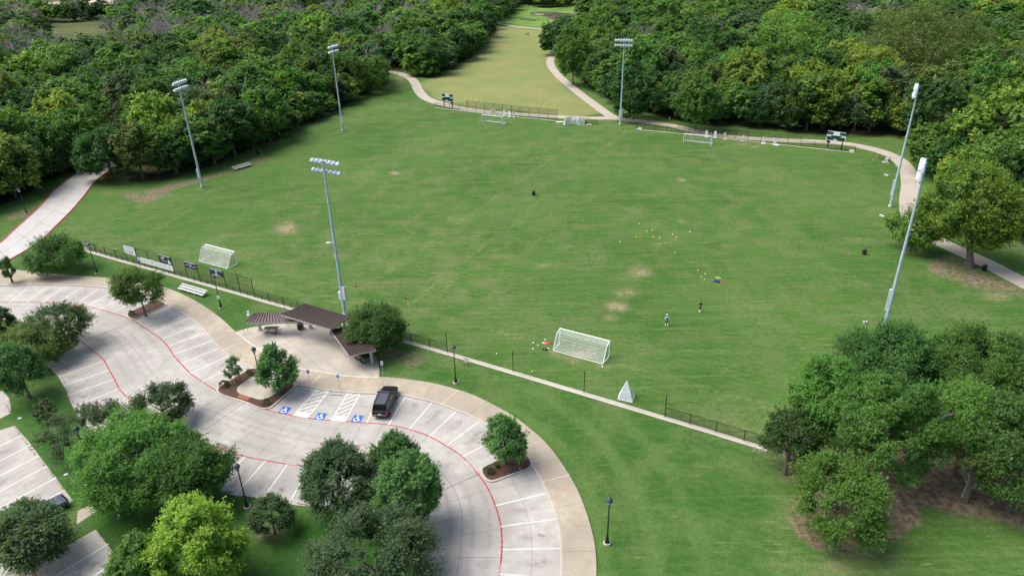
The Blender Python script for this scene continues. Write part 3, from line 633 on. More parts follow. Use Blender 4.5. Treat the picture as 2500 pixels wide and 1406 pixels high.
# park paths
def path(name, pts, wd, m, z=.02):
    c = curve(pts, 1.0); b = MB(); b.ribbon(c, -wd/2, wd/2, z, -.2); o = struct(b.build(name, m)); return c
P1 = path('path', [(880,175),(933,174.5),(971,179),(1000,190),(1014,205),(1022,222),(1040,240),(1070,252),(1112,262),(1176,272),(1277,280),(1354,285),(1430,289),(1494,289),(1533,293),(1635,306),(1712,324),(1789,335),(1912,343),(2010,347),(2080,354),(2150,370),(2190,388),(2215,415),(2222,452),(2219,494),(2226,530),(2262,574),(2310,598),(2402,640),(2495,688),(2600,740)], 3.6, M_path)
P2 = path('path', [(1500,287),(1489,283),(1443,250),(1400,217),(1366,188),(1348,166),(1343,150),(1350,138),(1372,128),(1400,122)], 3.4, M_path, .024)
P3 = path('path', [(1200,52),(1218,58),(1264,66),(1346,73.5),(1400,80)], 3.4, M_path)
b = MB()
for c in (P1, P2):
    for k in range(6, len(c)-3, 6):
        d = np.array(c[k+1])-np.array(c[k-1]); d /= np.linalg.norm(d); nrm = np.array([-d[1], d[0]])*1.7
        b.ribbon([np.array(c[k])-nrm, np.array(c[k])+nrm], -.02, .02, .03)
o = b.build('path_joint', M_joint); sheetfix(o); struct(o)
# pond with weed mats
mw, n, N, L, Bs = newmat('pond_water'); 
L.new(mixc(N, L, ramp(N, L, noise(N, L, coord(N, L), .12, 4), .45, .6), (.055, .035, .02), (.09, .085, .05)), Bs.inputs['Base Color']); Bs.inputs['Roughness'].default_value = .6; Bs.inputs['Specular IOR Level'].default_value = .15
b = MB(); b.prism(gp([(1292,32),(1318,30),(1350,30),(1388,33),(1408,37),(1402,48),(1398,58),(1372,62),(1345,58),(1350,50),(1340,44),(1318,38),(1300,38)]), -.3, .03)
b.prism(gp([(1268,46),(1290,46),(1310,49),(1308,52),(1290,51),(1270,50)]), -.3, .03); struct(b.build('pond_water', mw))
mg = pm('weed_mat', (.20, .30, .13), .9, var=.3, scale=.2)
b = MB(); b.prism(rounded([(1350,50),(1372,49),(1380,52),(1362,55),(1348,54)], 1.5), 0, .05); b.prism(rounded([(1300,34),(1322,34),(1330,36),(1310,37)], 1.5), 0, .05); b.prism(rounded([(1378,50),(1392,51),(1396,53),(1382,54)], 1.5), 0, .05); struct(b.build('pond_weed', mg))

# ------------------------------------------------------------------ concrete strip and fences
NEARF = [(213,610),(236,617.4),(259,624),(286,632),(312,639),(340,647),(369,655),(398,663),(427.5,671.5),(459.5,680.5),(490,689),(521,697.5),(554,706.5),(588,716),(622,726),(657,736),(693,746),(729,756),(765,766.5)]
NEARF2 = [(955,821),(1004,835),(1049,847.5),(1092,860),(1252.8,907),(1425.6,958.4),(1622.7,1017.5),(1684,1035.5),(1747,1054.5),(1815.5,1075.5),(1875,1094)]
strip_line = [G(*p) for p in NEARF + [(860,794)] + NEARF2]
b = MB(); b.ribbon(strip_line, -.62, -.22, .04, -.2); b.ribbon(strip_line, -.14, .12, .04, -.2); struct(b.build('mow_strip', M_strip))
b = MB(); b.ribbon(strip_line, -.22, -.14, .012); o = b.build('strip_groove', pm('groove_soil', (.16,.14,.11), .95)); sheetfix(o); struct(o)
def fence(label, posts, heights, rails, panels, name='chain_link_fence', group=None, pr=.055):
    """posts: photo points of post feet; heights per post; rails: (i,j,z); panels: (i,j,z0,z1)"""
    g = [G(*p) for p in posts]; o = g[0].copy()
    t = thing(name, label, 'fence', o, 0, group)
    for p, h in zip(g, heights):
        if h > 0:
            q = MB(); q.tube([p-o, p-o+Vector((0,0,h))], pr, 8); q.ell(p-o+Vector((0,0,h)), (pr*1.25, pr*1.25, pr*1.1), 8, 4); q.build('post', M_black, t)
    for i, j, z in rails:
        q = MB()
        for k in range(i, j): q.tube([g[k]-o+Vector((0,0,z)), g[k+1]-o+Vector((0,0,z))], .032, 6)
        q.build('rail', M_black, t)
    for i, j, z0, z1 in panels:
        q = MB()
        for k in range(i, j):
            a, b_ = g[k]-o, g[k+1]-o; q.add([a+Vector((0,0,z0)), b_+Vector((0,0,z0)), b_+Vector((0,0,z1)), a+Vector((0,0,z1))], [(0,1,2,3)])
        q.build('chain_link', M_chain, t)
    return t
n1 = len(NEARF)
TH = 2.0
fp = []; hh = []
for i, p in enumerate(NEARF):
    fp.append(p); hh.append(1.75 if i < 4 else 3.35 if i < 15 else 1.5)
    if i < n1-1:
        q = NEARF[i+1]; fp.append(((p[0]+q[0])/2, (p[1]+q[1])/2)); hh.append(.75)
FN1 = fence('black chain link fence hung with banners along the near edge of the field', fp, hh, [(8, 28, 3.33), (0, 28, 1.73), (0, 36, .75), (28, 36, 1.48)], [(0, 8, .05, 1.73), (8, 28, .05, 3.33), (28, 36, .05, 1.48)])
fence('low black fence with four tall bare posts behind the near white goal', NEARF2, [1.4,1.4,1.4,2.9,3.1,3.1,3.1,1.5,1.5,1.5,1.6], [(0,3,1.38),(6,10,1.42)], [(0,3,.05,1.38),(6,10,.05,1.42)], pr=.05)
F1 = [(1062,262),(1079,264.5),(1098,267),(1119,269.3),(1140,271.6),(1162,274.2),(1183,276.6),(1205,279),(1227,281.4),(1249,283.6),(1270,286),(1292.5,288),(1315.6,290.4),(1338,292.7),(1360.4,295.2)]
fence('far black fence with a tall section behind the left scoreboard and goal', F1, [1.5]*4+[3.3]*11, [(0,4,1.48),(4,14,3.28),(4,14,1.7)], [(0,4,.05,1.48),(4,14,.05,3.28)])
fence('short low black fence beside the heap of white training goals', [(1412,298),(1432.7,301),(1457.7,304.7)], [1.4]*3, [(0,2,1.38)], [(0,2,.05,1.38)])
F2 = [(1552,315),(1572.5,317.5),(1600.7,320),(1627,322.6),(1654.5,325.3),(1682,328.2),(1710,331.2),(1738,334.3),(1766,337.5),(1795,340.7),(1824,344),(1857,347.5),(1890,351),(1922,354.5),(1954,358),(1987,361.6),(2020,365.2),(2054,369),(2087,372.7)]
fence('far black fence running behind the right goal and under the right scoreboard', F2, [1.6]*4+[2.6]*11+[1.6]*4, [(0,4,1.58),(4,14,2.58),(14,18,1.58)], [(0,4,.05,1.58),(4,14,.05,2.58),(14,18,.05,1.58)])
fence('two-post black fence stub shielding the grey cabinet by the path', [(2145,389),(2158,392.5),(2171.5,398)], [1.2,0,1.2], [(0,2,1.18)], [(0,2,.05,1.18)])
b = MB(); b.ribbon([G(*p) for p in F1], -.5, -.1, .03, -.2); b.ribbon([G(*p) for p in F2], -.5, -.1, .03, -.2); struct(b.build('far_mow_strip', M_strip))

# ------------------------------------------------------------------ banners on the near fence
FB = [G(*p) for p in NEARF]
def fpt(u):
    i = min(int(u), len(FB)-2); return FB[i]+(FB[i+1]-FB[i])*(u-i)
def banner(label, u0, u1, z0, z1, m, cat='banner', name='fence_banner', off=-.07):
    a, b_ = fpt(u0), fpt(u1); d = (b_-a); wd = d.length; an = ang(a, b_); mid = (a+b_)/2
    nrm = Vector((math.sin(an), -math.cos(an), 0))
    t = thing(name, label, cat, mid+nrm*.07+Vector((0,0,z0)), an, 'banners on the near fence')
    q = MB(); q.box((0,0,(z1-z0)/2), (wd, .02, z1-z0)); q.build('panel', m, t)
    return t, wd, z1-z0
def onb(t, s, size, x, z, m, sx=1.0, nm='lettering'):
    return text_mesh(nm, s, size, m, t, (x, -.014, z), (R_(90), 0, 0), sx=sx, th=.002)
def blk(t, x, z, w_, h_, m, nm='emblem'):
    q = MB(); q.box((x, -.013, z), (w_, .006, h_)); return q.build(nm, m, t)
t, wd, h = banner('tall white banner with large dark TEXAS lettering at the high end of the fence', 4.02, 4.98, 1.76, 3.33, M_wmetal)
onb(t, 'TEXAS', .52, .32, .40, M_ink, .8); onb(t, 'NO', .30, -.88, .62, M_ink); onb(t, 'RTH', .26, -.88, .32, M_inkg); blk(t, .3, .74, 1.6, .04, M_inkg)
blk(t, .05, 1.26, 1.1, .06, M_inkg); blk(t, .1, 1.10, 1.3, .07, M_inkg); blk(t, -.95, 1.2, .16, .26, M_inkg); blk(t, 1.0, 1.2, .16, .26, M_inkg)
L5 = lambda f: 5+3*f
t, wd, h = banner('narrow violet-blue banner with a round white emblem, between two white banners', L5(.005), L5(.085), .7, 1.75, pm('violet_vinyl', (.13,.15,.36), .6))
q = MB(); q.lathe([(.3, 0), (.3, .01)], 20, (0, -.012, .62), Matrix.Rotation(R_(90), 3, 'X')); q.build('emblem', M_wmetal, t)
q = MB(); q.lathe([(.2, 0), (.2, .012)], 20, (0, -.016, .62), Matrix.Rotation(R_(90), 3, 'X')); q.build('emblem', M_lblue, t)
t, wd, h = banner('white fence banner with one line of dark sponsor lettering beside the violet emblem banner', L5(.09), L5(.315), .7, 1.75, M_wmetal)
onb(t, 'SUMMIT', .30, .05, .5, M_inkg, 1.1)
t, wd, h = banner('white fence banner with a small grey crest in its middle', L5(.322), L5(.53), .7, 1.75, M_wmetal)
q = MB(); q.prism([(-.13, .1), (.13, .1), (.16, -.05), (0, -.24), (-.16, -.05)], 0, .008); o = q.build('emblem', M_inkg, t); o.rotation_euler = (R_(90), 0, 0); o.location = (0, -.012, .6)
q = MB(); q.lathe([(.08, 0), (.08, .008)], 12, (0, -.012, .78), Matrix.Rotation(R_(90), 3, 'X')); q.build('emblem', M_inkg, t); blk(t, 0, .2, 1.1, .03, M_inkg)
t, wd, h = banner('white fence banner with grey script lettering under the dark banner', L5(.545), L5(.77), .7, 1.75, M_wmetal)
onb(t, 'Cypress', .30, 0, .58, M_inkg, 1.0); blk(t, 0, .25, 1.2, .03, M_inkg)
t, wd, h = banner('white fence banner with a looped grey monogram at the end of the white row', L5(.782), L5(1.0), .7, 1.75, M_wmetal)
onb(t, 'CJC', .5, .1, .5, M_inkg, .9)
def topbar(t, wd, h): 
    q = MB(); q.box((0, -.012, h-.05), (wd*.985, .012, .09)); q.build('header', M_wmetal, t)
t, wd, h = banner('dark navy fence banner with a white triangle in its lower corner', 5+3*.66, 7.98, 1.80, 3.33, M_navy); topbar(t, wd, h)
q = MB(); q.prism([(wd*.22, -h*.38), (wd*.49, -h*.38), (wd*.28, h*.22)], 0, .006); o = q.build('emblem', M_wmetal, t); o.rotation_euler = (R_(90), 0, 0); o.location = (0, -.012, h*.5)
q = MB(); q.prism([(.3*math.cos(a)*(1 if k % 2 else .4), .3*math.sin(a)*(1 if k % 2 else .4)) for k, a in enumerate(np.linspace(0, 2*math.pi, 21)[:-1])], 0, .006); o = q.build('emblem', M_wmetal, t); o.rotation_euler = (R_(90), 0, 0); o.location = (-.35, -.012, h*.72)
blk(t, -.45, h*.72, 1.5, .07, M_inkg); blk(t, -.85, h*.54, .55, .1, M_wmetal); blk(t, -.25, h*.32, 1.4, .22, M_inkg)
def crest(t, x, z, s, m):
    q = MB()
    for a in (35, -35, 145, -145): q.bar((0, 0, 0), (s*math.cos(R_(a)), s*math.sin(R_(a)), 0), s*.16, .012)
    q.prism([(-.26*s, .3*s), (.26*s, .3*s), (.34*s, 0), (0, -.5*s), (-.34*s, 0)], -.006, .012)
    o = q.build('emblem', m, t); o.rotation_euler = (R_(90), 0, 0); o.location = (x, -.02, z)
t, wd, h = banner('black fence banner with a light blue crest and white side bars', 9.02, 9.98, 2.2, 3.33, M_navy); topbar(t, wd, h)
crest(t, .0, h*.5, .55, M_lblue); blk(t, -wd*.33, h*.46, wd*.28, .07, M_wmetal); blk(t, wd*.33, h*.42, wd*.28, .07, M_wmetal)
t, wd, h = banner('black fence banner with a pale hourglass crest behind the lamp post head', 11.02, 11.98, 2.15, 3.33, M_navy); topbar(t, wd, h)
q = MB(); q.prism([(-.38, .42), (.38, .42), (.09, 0), (.42, -.42), (-.42, -.42), (-.09, 0)], 0, .008); o = q.build('emblem', M_lblue, t); o.rotation_euler = (R_(90), 0, 0); o.location = (0, -.012, h*.5)
blk(t, -wd*.3, h*.8, wd*.3, .08, M_inkg); blk(t, wd*.3, h*.75, wd*.3, .08, M_inkg); blk(t, -.1, h*.1, wd*.7, .06, M_wmetal)
# white sheet over the fence end
q = MB(); a = fpt(.05)+Vector((-.1,-.12,0)); t = thing('fence_cover', 'white sheet draped over the end post of the bannered fence', 'sheet', a)
vs = []; 
for i in range(6):
    for j in range(6):
        vs.append((-.25+i*.25+math.sin(j*1.3)*.05, -.05-.25*max(0, 3-j)/3-.06*math.sin(i*2.1), 1.55-j*.3 if j < 5 else .03))
q.add(vs, [(i*6+j, i*6+j+1, (i+1)*6+j+1, (i+1)*6+j) for i in range(5) for j in range(5)]); o = q.build('sheet', M_wmetal, t); 
so_ = o.modifiers.new('thick', 'SOLIDIFY'); so_.thickness = .02

# ------------------------------------------------------------------ sports floodlights
def lamp_mesh():
    q = MB(); q.lathe([(.06, .34), (.16, .30), (.25, .16), (.30, -.06), (.335, -.14), (.32, -.15), (.27, -.06), (.05, .1)], 14); return q
lampobj = None
def floodlight(label, base, bar_a, bar_b, face, boxes, H=24.0, small=None):
    global lampobj
    g = G(*base); ga, gb = G(*bar_a, H-.3), G(*bar_b, H-.3); an = ang(ga, gb)
    # choose the heading so that local +Y is the side the lamps face
    fx, fy = face
    if -math.sin(an)*fx + math.cos(an)*fy < 0: an += math.pi
    t = thing('floodlight_pole', label, 'floodlight', g, an, 'sports floodlight poles')
    q = MB(); q.tube([(0,0,.35), (0,0,H*.5), (0,0,H)], [.27, .20, .11], 14); q.build('pole', M_galv, t, smooth=True)
    q = MB(); q.lathe([(.42, -.1), (.42, .28), (.33, .42), (.28, .44)], 16); q.build('footing', M_kerb, t)
    for k, z in enumerate((H-.15, H-1.45)):
        q = MB(); q.box((0, .16, z), (4.5, .12, .12)); q.box((0, .08, z), (.3, .2, .25))
        arm = q.build('crossarm', M_galv, t)
        for j in range(7):
            x = -2.25+j*.75+(.0)
            rot = Matrix.Rotation(R_(-38), 3, 'X') @ Matrix.Rotation(R_((j-3)*3), 3, 'Y')
            if lampobj is None:
                lampobj = lamp_mesh().build('lamp', M_lampw, t, smooth=True); lo = lampobj
            else:
                lo = bpy.data.objects.new('lamp', lampobj.data); C.objects.link(lo); lo.parent = t
            lo.location = (x, .42, z-.24); lo.rotation_euler = rot.to_euler(); lo.scale = (1.14, 1.14, 1.14)
    q = MB(); q.box((0, .16, H+.12), (3.6, .05, .05)); q.build('rail', M_lampw, t)
    for (dx, dy, z, w_, d_, h_) in boxes:
        q = MB(); q.box((dx, dy, z), (w_, d_, h_)); q.build('cabinet', M_lampw, t, bevel=.02)
    if small:
        q = MB(); z = small; q.tube([(0,0,z), (-.5,-.35,z+.1)], .04, 6); q.box((-.72,-.5,z), (.62,.42,.12), Matrix.Rotation(.6, 3, 'Z')); q.build('side_lamp', M_lampw, t)
    return t
fb = [(.0,.36,3.6,.45,.32,2.0)]
floodlight('tall grey floodlight pole beside the small far bleacher', (494,457), (405,203), (456,186), (1,0), [(.0,-.32,3.2,.4,.3,2.2)])
floodlight('tall grey floodlight pole standing in front of the domed trees at the far left', (837,320), (795,108), (828,99), (1,.2), [(0,.32,3.2,.4,.3,1.9)])
floodlight('tall floodlight pole behind the brown-roofed pavilion with a small side lamp halfway up', (843,770), (752,399), (835,412), (0,1), [(-.45,.0,3.3,.42,.36,1.3), (.45,0,3.9,.46,.36,2.1)], small=12.0)
floodlight('tall floodlight pole where the two park paths meet', (1514,305), (1500,87), (1548,88), (0,-1), [(-.3,0,3.4,.34,.3,2.2), (.3,0,3.2,.34,.3,2.0)])
floodlight('tall floodlight pole at the far right beside the bend of the path', (2173,505), (2243,224), (2251,197), (-1,0), [(.0,.36,4.0,.32,.3,3.2)])
floodlight('nearest right floodlight pole rising behind the dark tree clump', (2159,797), (2256,434), (2268,384), (-1,0), [(.0,.36,4.2,.34,.3,3.3)])

# ------------------------------------------------------------------ black lantern lamp posts
def lamp_post():
    t = thing('lamp_post', '', 'lamp post', (0,0,0), 0, 'black lantern posts along the car park')
    q = MB(); q.lathe([(.36,-.2),(.36,.16),(.33,.19)], 20); q.build('footing', M_kerb, t)
    q = MB(); q.lathe([(.25,.19),(.25,.26),(.2,.32),(.17,.5),(.12,.75),(.10,1.0),(.075,1.05)], 16); q.build('pole_base', M_black, t, smooth=True)
    q = MB(); q.tube([(0,0,1.0),(0,0,4.75)], [.075,.055], 12); q.lathe([(.07,4.7),(.15,4.84),(.16,4.9)], 14); q.build('pole', M_black, t, smooth=True)
    q = MB(); q.lathe([(.15,4.9),(.25,5.2),(.26,5.26)], 14); q.build('lamp_globe', M_glass, t, smooth=True)
    q = MB(); q.lathe([(.30,5.24),(.31,5.30),(.26,5.46),(.14,5.6),(.05,5.64),(.03,5.74)], 16)
    for k in range(4):
        a = k*math.pi/2+.5; q.tube([(.16*math.cos(a),.16*math.sin(a),4.88),(.28*math.cos(a),.28*math.sin(a),5.26)], .014, 5)
    q.build('lamp_cap', pm('lamp_cap', (.05,.06,.09), .4), t, smooth=False)
    return t
lp = lamp_post()
LPS = [((238,668),'black lamp post standing at the high left end of the bannered fence'),((540,752),'black lamp post with a white sign plate beside the aluminium bleacher'),((638,938),'black lamp post half hidden by the tree in the mulch island'),((1113,935),'black lamp post on the lawn beside the low white-topped sign'),((1482,1326),'black lamp post alone on the near lawn by the pavement curve'),((604,1238),'black lamp post at the kerb of the inner parking row'),((222,1142),'black lamp post whose head shows among the trees between the car parks'),((66,522),'black lamp post under the trees on the far side of the road')]
lposts = []
for i, (p, lb) in enumerate(LPS):
    o = lp if i == 0 else dup(lp)
    o.location = G(*p); o['label'] = lb; o.rotation_euler = (0,0,i*.7); lposts.append(o)
o = lposts[1]; q = MB(); q.box((0,-.09,1.95), (.45,.02,.55)); sp = q.build('sign_plate', M_wmetal, o); o.rotation_euler = (0,0,-.25)
q = MB(); q.box((0,-.103,1.9), (.12,.008,.2)); q.build('lettering', M_inkg, sp).parent = sp

# ------------------------------------------------------------------ goals
def goal_parts(t, Wd=7.32, H=2.44, D1=.95, D2=2.1, net=True):
    hw = Wd/2; r = .072
    for s in (-1, 1):
        q = MB(); q.tube([(s*hw,0,0),(s*hw,0,H)], r, 10); q.build('goalpost', M_wmetal, t)
        q = MB(); q.tube([(s*hw,0,H),(s*hw,D1,H-.25),(s*hw,D2,.06)], r*.8, 8); q.tube([(s*hw,0,.05),(s*hw,D2,.05)], r*.8, 8); q.build('side_frame', M_wmetal, t)
    q = MB(); q.tube([(-hw,0,H),(hw,0,H)], r*1.15, 10); q.build('crossbar', M_wmetal, t)
    q = MB(); q.tube([(-hw,D2,.05),(hw,D2,.05)], r*.7, 8); q.build('ground_bar', M_wmetal, t)
    q = MB(); n = 16
    def sag(u): return 4*u*(1-u)
    rows = [(.02,H-.02),(D1*.5,H-.15),(D1,H-.32),(D1+(D2-D1)*.33,(H-.3)*.62),(D1+(D2-D1)*.62,(H-.3)*.34),(D2-.1,.12),(D2-.75,.03)]
    vs = []
    for k, (y, z) in enumerate(rows):
        for i in range(n+1):
            u = i/n; s = sag(u)*(.22 if 1 <= k <= 4 else .05)
            vs.append((-hw+Wd*u, y-(s if k < 6 else -.2*math.sin(u*9)), max(.02, z-(s*.5 if k in (1,2) else 0))))
    fs = [(k*(n+1)+i, k*(n+1)+i+1, (k+1)*(n+1)+i+1, (k+1)*(n+1)+i) for k in range(len(rows)-1) for i in range(n)]
    q.add(vs, fs)
    for s in (-1, 1): q.add([(s*hw,0,H),(s*hw,D1,H-.25),(s*hw,D2,.05),(s*hw,0,.05)], [(0,1,2,3)])
    q.build('net', M_neth, t)
    # coarse cords of the net that read at this distance
    q = MB()
    for i in range(0, 41):
        u = i/40; pts = []
        for (y, z) in rows[:6]: pts.append((-hw+Wd*u, y-sag(u)*.18, max(.03, z)))
        q.tube(pts, .006, 3, False)
    for k in range(9):
        f = k/9*5; i0 = int(f); a, b_ = rows[i0], rows[i0+1]; y = a[0]+(b_[0]-a[0])*(f-i0); z = a[1]+(b_[1]-a[1])*(f-i0)
        q.tube([(-hw+Wd*u, y-sag(u)*.18, z) for u in np.linspace(0, 1, 9)], .006, 3, False)
    q.build('net_cord', M_wmetal, t)
def goal(label, f1, f2, back_near):
    a, b_ = G(*f1), G(*f2); mid = (a+b_)/2
    return mid, (ang(b_, a) if back_near else ang(a, b_)), label
gl = [goal('large white soccer goal nearest the parking lot with balls lying in it', (1365.3,838.3), (1488.5,871), True), goal('large white soccer goal in front of the bannered fence', (509,627), (580,645.5), True), goal('white soccer goal at the far side near the left scoreboard', (1174.7,299), (1230,306), False), goal('white soccer goal at the far side right of the meeting paths', (1666,348), (1738,355.8), False)]
t = thing('soccer_goal', gl[0][2], 'soccer goal', gl[0][0], gl[0][1], 'full size soccer goals'); goal_parts(t)
for (loc, rz, lb) in gl[1:]: dup(t, loc, rz, lb)
# small pointed goal leaning on its end by the strip
pts = [G(1509,975), G(1543.4,982), G(1550,963.5), G(1513,959)]; c = sum(pts, Vector())/4; ap = Vector((.0,.15,2.35))
t = thing('training_goal', 'small white netted goal stood on end as a pointed tent by the concrete strip', 'training goal', c)
for p in pts: 
    q = MB(); q.tube([p-c+Vector((0,0,.04)), ap], .035, 6); q.build('frame_pole', M_wmetal, t)
q = MB()
for i in range(4): q.tube([pts[i]-c+Vector((0,0,.04)), pts[(i+1)%4]-c+Vector((0,0,.04))], .04, 6)
q.build('base_frame', M_wmetal, t)
q = MB()
for i in range(4): q.add([pts[i]-c+Vector((0,0,.05)), pts[(i+1)%4]-c+Vector((0,0,.05)), ap], [(0,1,2)])
q.build('net', netmat('pale_netting', (.72,.80,.82), .55), t)
# heap of folded training goals by the far path
def wedge(label, a, b_, Hh, dep, m, name='training_goal'):
    a, b_ = G(*a), G(*b_); mid = (a+b_)/2; wd = (b_-a).length; t = thing(name, label, 'training goal', mid, ang(a, b_), 'folded training goals by the far path')
    q = MB(); hw = wd/2
    for s in (-1, 1): q.tube([(s*hw*.82,0,Hh),(s*hw,-.05,0.03),(s*hw*.9,dep,.03),(s*hw*.82,.12,Hh)], .035, 6)
    q.tube([(-hw*.82,0,Hh),(hw*.82,0,Hh)], .035, 6); q.tube([(-hw,-.05,.03),(hw,-.05,.03)], .035, 6); q.build('frame', M_wmetal, t)
    q = MB(); n = 6; vs = []
    for i in range(n+1):
        u = i/n; x = -hw*.82+u*hw*1.64; vs += [(x, -.02, Hh-.02), (x*1.1, -.16-.12*math.sin(u*8), Hh*.5), (x*1.2, -.03, .06)]
    q.add(vs, [(i*3+j, i*3+j+1, i*3+j+4, i*3+j+3) for i in range(n) for j in range(2)])
    for s in (-1, 1): q.add([(s*hw*.82,0,Hh),(s*hw,-.05,.03),(s*hw*.9,dep,.03)], [(0,1,2)])
    q.build('net', m, t); return t
wedge('wide white netted training goal, widest in the heap by the path', (1378,306), (1398,303), 2.3, .9, M_netd)
wedge('pale grey netted training goal in the middle of the heap by the path', (1398,303), (1414,304), 2.2, .8, netmat('greyish_netting', (.70,.74,.80), .75))
wedge('narrow white training goal frame standing at the right end of the heap', (1415,306), (1427,305.5), 1.5, .7, M_netw)
wedge('pinkish netted rebound frame behind the far left goal', (1199,279), (1210,279.5), 1.7, .6, netmat('pink_netting', (.62,.5,.48), .5), 'rebound_net')
def flat(name, label, cat, p, size, m, rz=0, lump=.12):
    t = thing(name, label, cat, G(*p), rz); q = MB(); n = 6; rng = random.Random(hash(label) % 999); vs = []
    for i in range(n+1):
        for j in range(n+1):
            u, v = i/n-.5, j/n-.5; e = max(0, 1-4*max(abs(u), abs(v))**2)
            vs.append((u*size[0]*(1+rng.uniform(-.15,.15)), v*size[1]*(1+rng.uniform(-.15,.15)), .015+size[2]*e*(.6+rng.random()*.5)))
    q.add(vs, [(i*(n+1)+j, (i+1)*(n+1)+j, (i+1)*(n+1)+j+1, i*(n+1)+j+1) for i in range(n) for j in range(n)])
    q.add([(-size[0]/2,-size[1]/2,.0),(size[0]/2,-size[1]/2,.0),(size[0]/2,size[1]/2,.0),(-size[0]/2,size[1]/2,.0)], [(0,3,2,1)])
    q.build('cloth', m, t, smooth=True); return t
flat('ground_sheet', 'crumpled white sheet on the grass left of the training goal heap', 'sheet', (1367,298), (2.2,1.0,.25), M_wmetal)
flat('sandbag', 'tan bag lying beside the right end of the goal heap', 'bag', (1438,305), (1.6,.7,.25), pm('tan_cloth', (.42,.36,.24), .9))
flat('net_bag', 'dark green bundle at the foot of the low far fence', 'bag', (1430,302.5), (1.1,.9,.7), pm('green_cloth', (.02,.05,.025), .9))
# white upright boards
def board(label, p, m=M_wmetal, rz=0.0, lean=.2):
    t = thing('rebound_board', label, 'board', G(*p), rz, 'white upright boards by the far fence')
    q = MB(); w0, w1, H = .42, .30, 1.75
    Rm = Matrix.Rotation(-lean, 3, 'X')
    def fr(x0, x1, z0, z1, X0=None, X1=None):
        X0 = x0 if X0 is None else X0; X1 = x1 if X1 is None else X1
        vs = [(x0,-.04,z0),(x1,-.04,z0),(X1,-.04,z1),(X0,-.04,z1),(x0,.04,z0),(x1,.04,z0),(X1,.04,z1),(X0,.04,z1)]
        q.add([Rm @ Vector(v) for v in vs], [(0,1,2,3),(5,4,7,6),(0,4,5,1),(3,2,6,7),(0,3,7,4),(1,5,6,2)])
    fr(-w0, w0, .0, .16); fr(-w0, -.2, .16, .5, -.39, -.19); fr(.2, w0, .16, .5, .19, .39); fr(-.39, .39, .5, H, -w1, w1)
    q.build('panel', m, t)
    q = MB(); q.box((0,-.1,.06), (.95,.62,.12)); q.tube([(0,.05,1.2),(0,.75,.04)], .03, 6); q.build('foot', m, t, bevel=.02); return t
for p, lb, m in [((1230.5,283),'white upright board, leftmost of three behind the far left goal',M_wmetal),((1243.5,285.5),'white upright board in the middle of three beside the far left goal',M_wmetal),((1725,335),'white upright board directly behind the crossbar of the far right goal',M_wmetal),((1746,336.5),'white upright board at the right post of the far right goal',M_wmetal),((1770,340),'cream upright board just right of the far right goal',M_cream),((1863.5,351),'white upright board, left of the pair under the far fence',M_wmetal),((1891.5,353.5),'white upright board with a white block at its foot',M_wmetal)]:
    board(lb, p, m, random.Random(lb).uniform(-.2,.2))
t = board('white upright board turned edge-on right of the far left goal', (1255,286.5), M_wmetal, 1.2)
flat('foam_block', 'white block lying at the foot of the rightmost upright board', 'block', (1898,355), (1.0,.7,.3), M_wmetal, .4)
t = thing('course_marker', 'slim pink and white marker post leaning by the far fence', 'marker', G(1813,344.5)); q = MB(); q.tube([(0,0,0),(.1,.05,.7)], .05, 6); q.build('post', M_bagr, t); q = MB(); q.tube([(.1,.05,.7),(.2,.1,1.5)], [.11,.16], 8); q.build('pennant', M_cream, t); q = MB(); q.box((0,0,.06), (.8,.4,.1)); q.build('foot', M_wmetal, t)

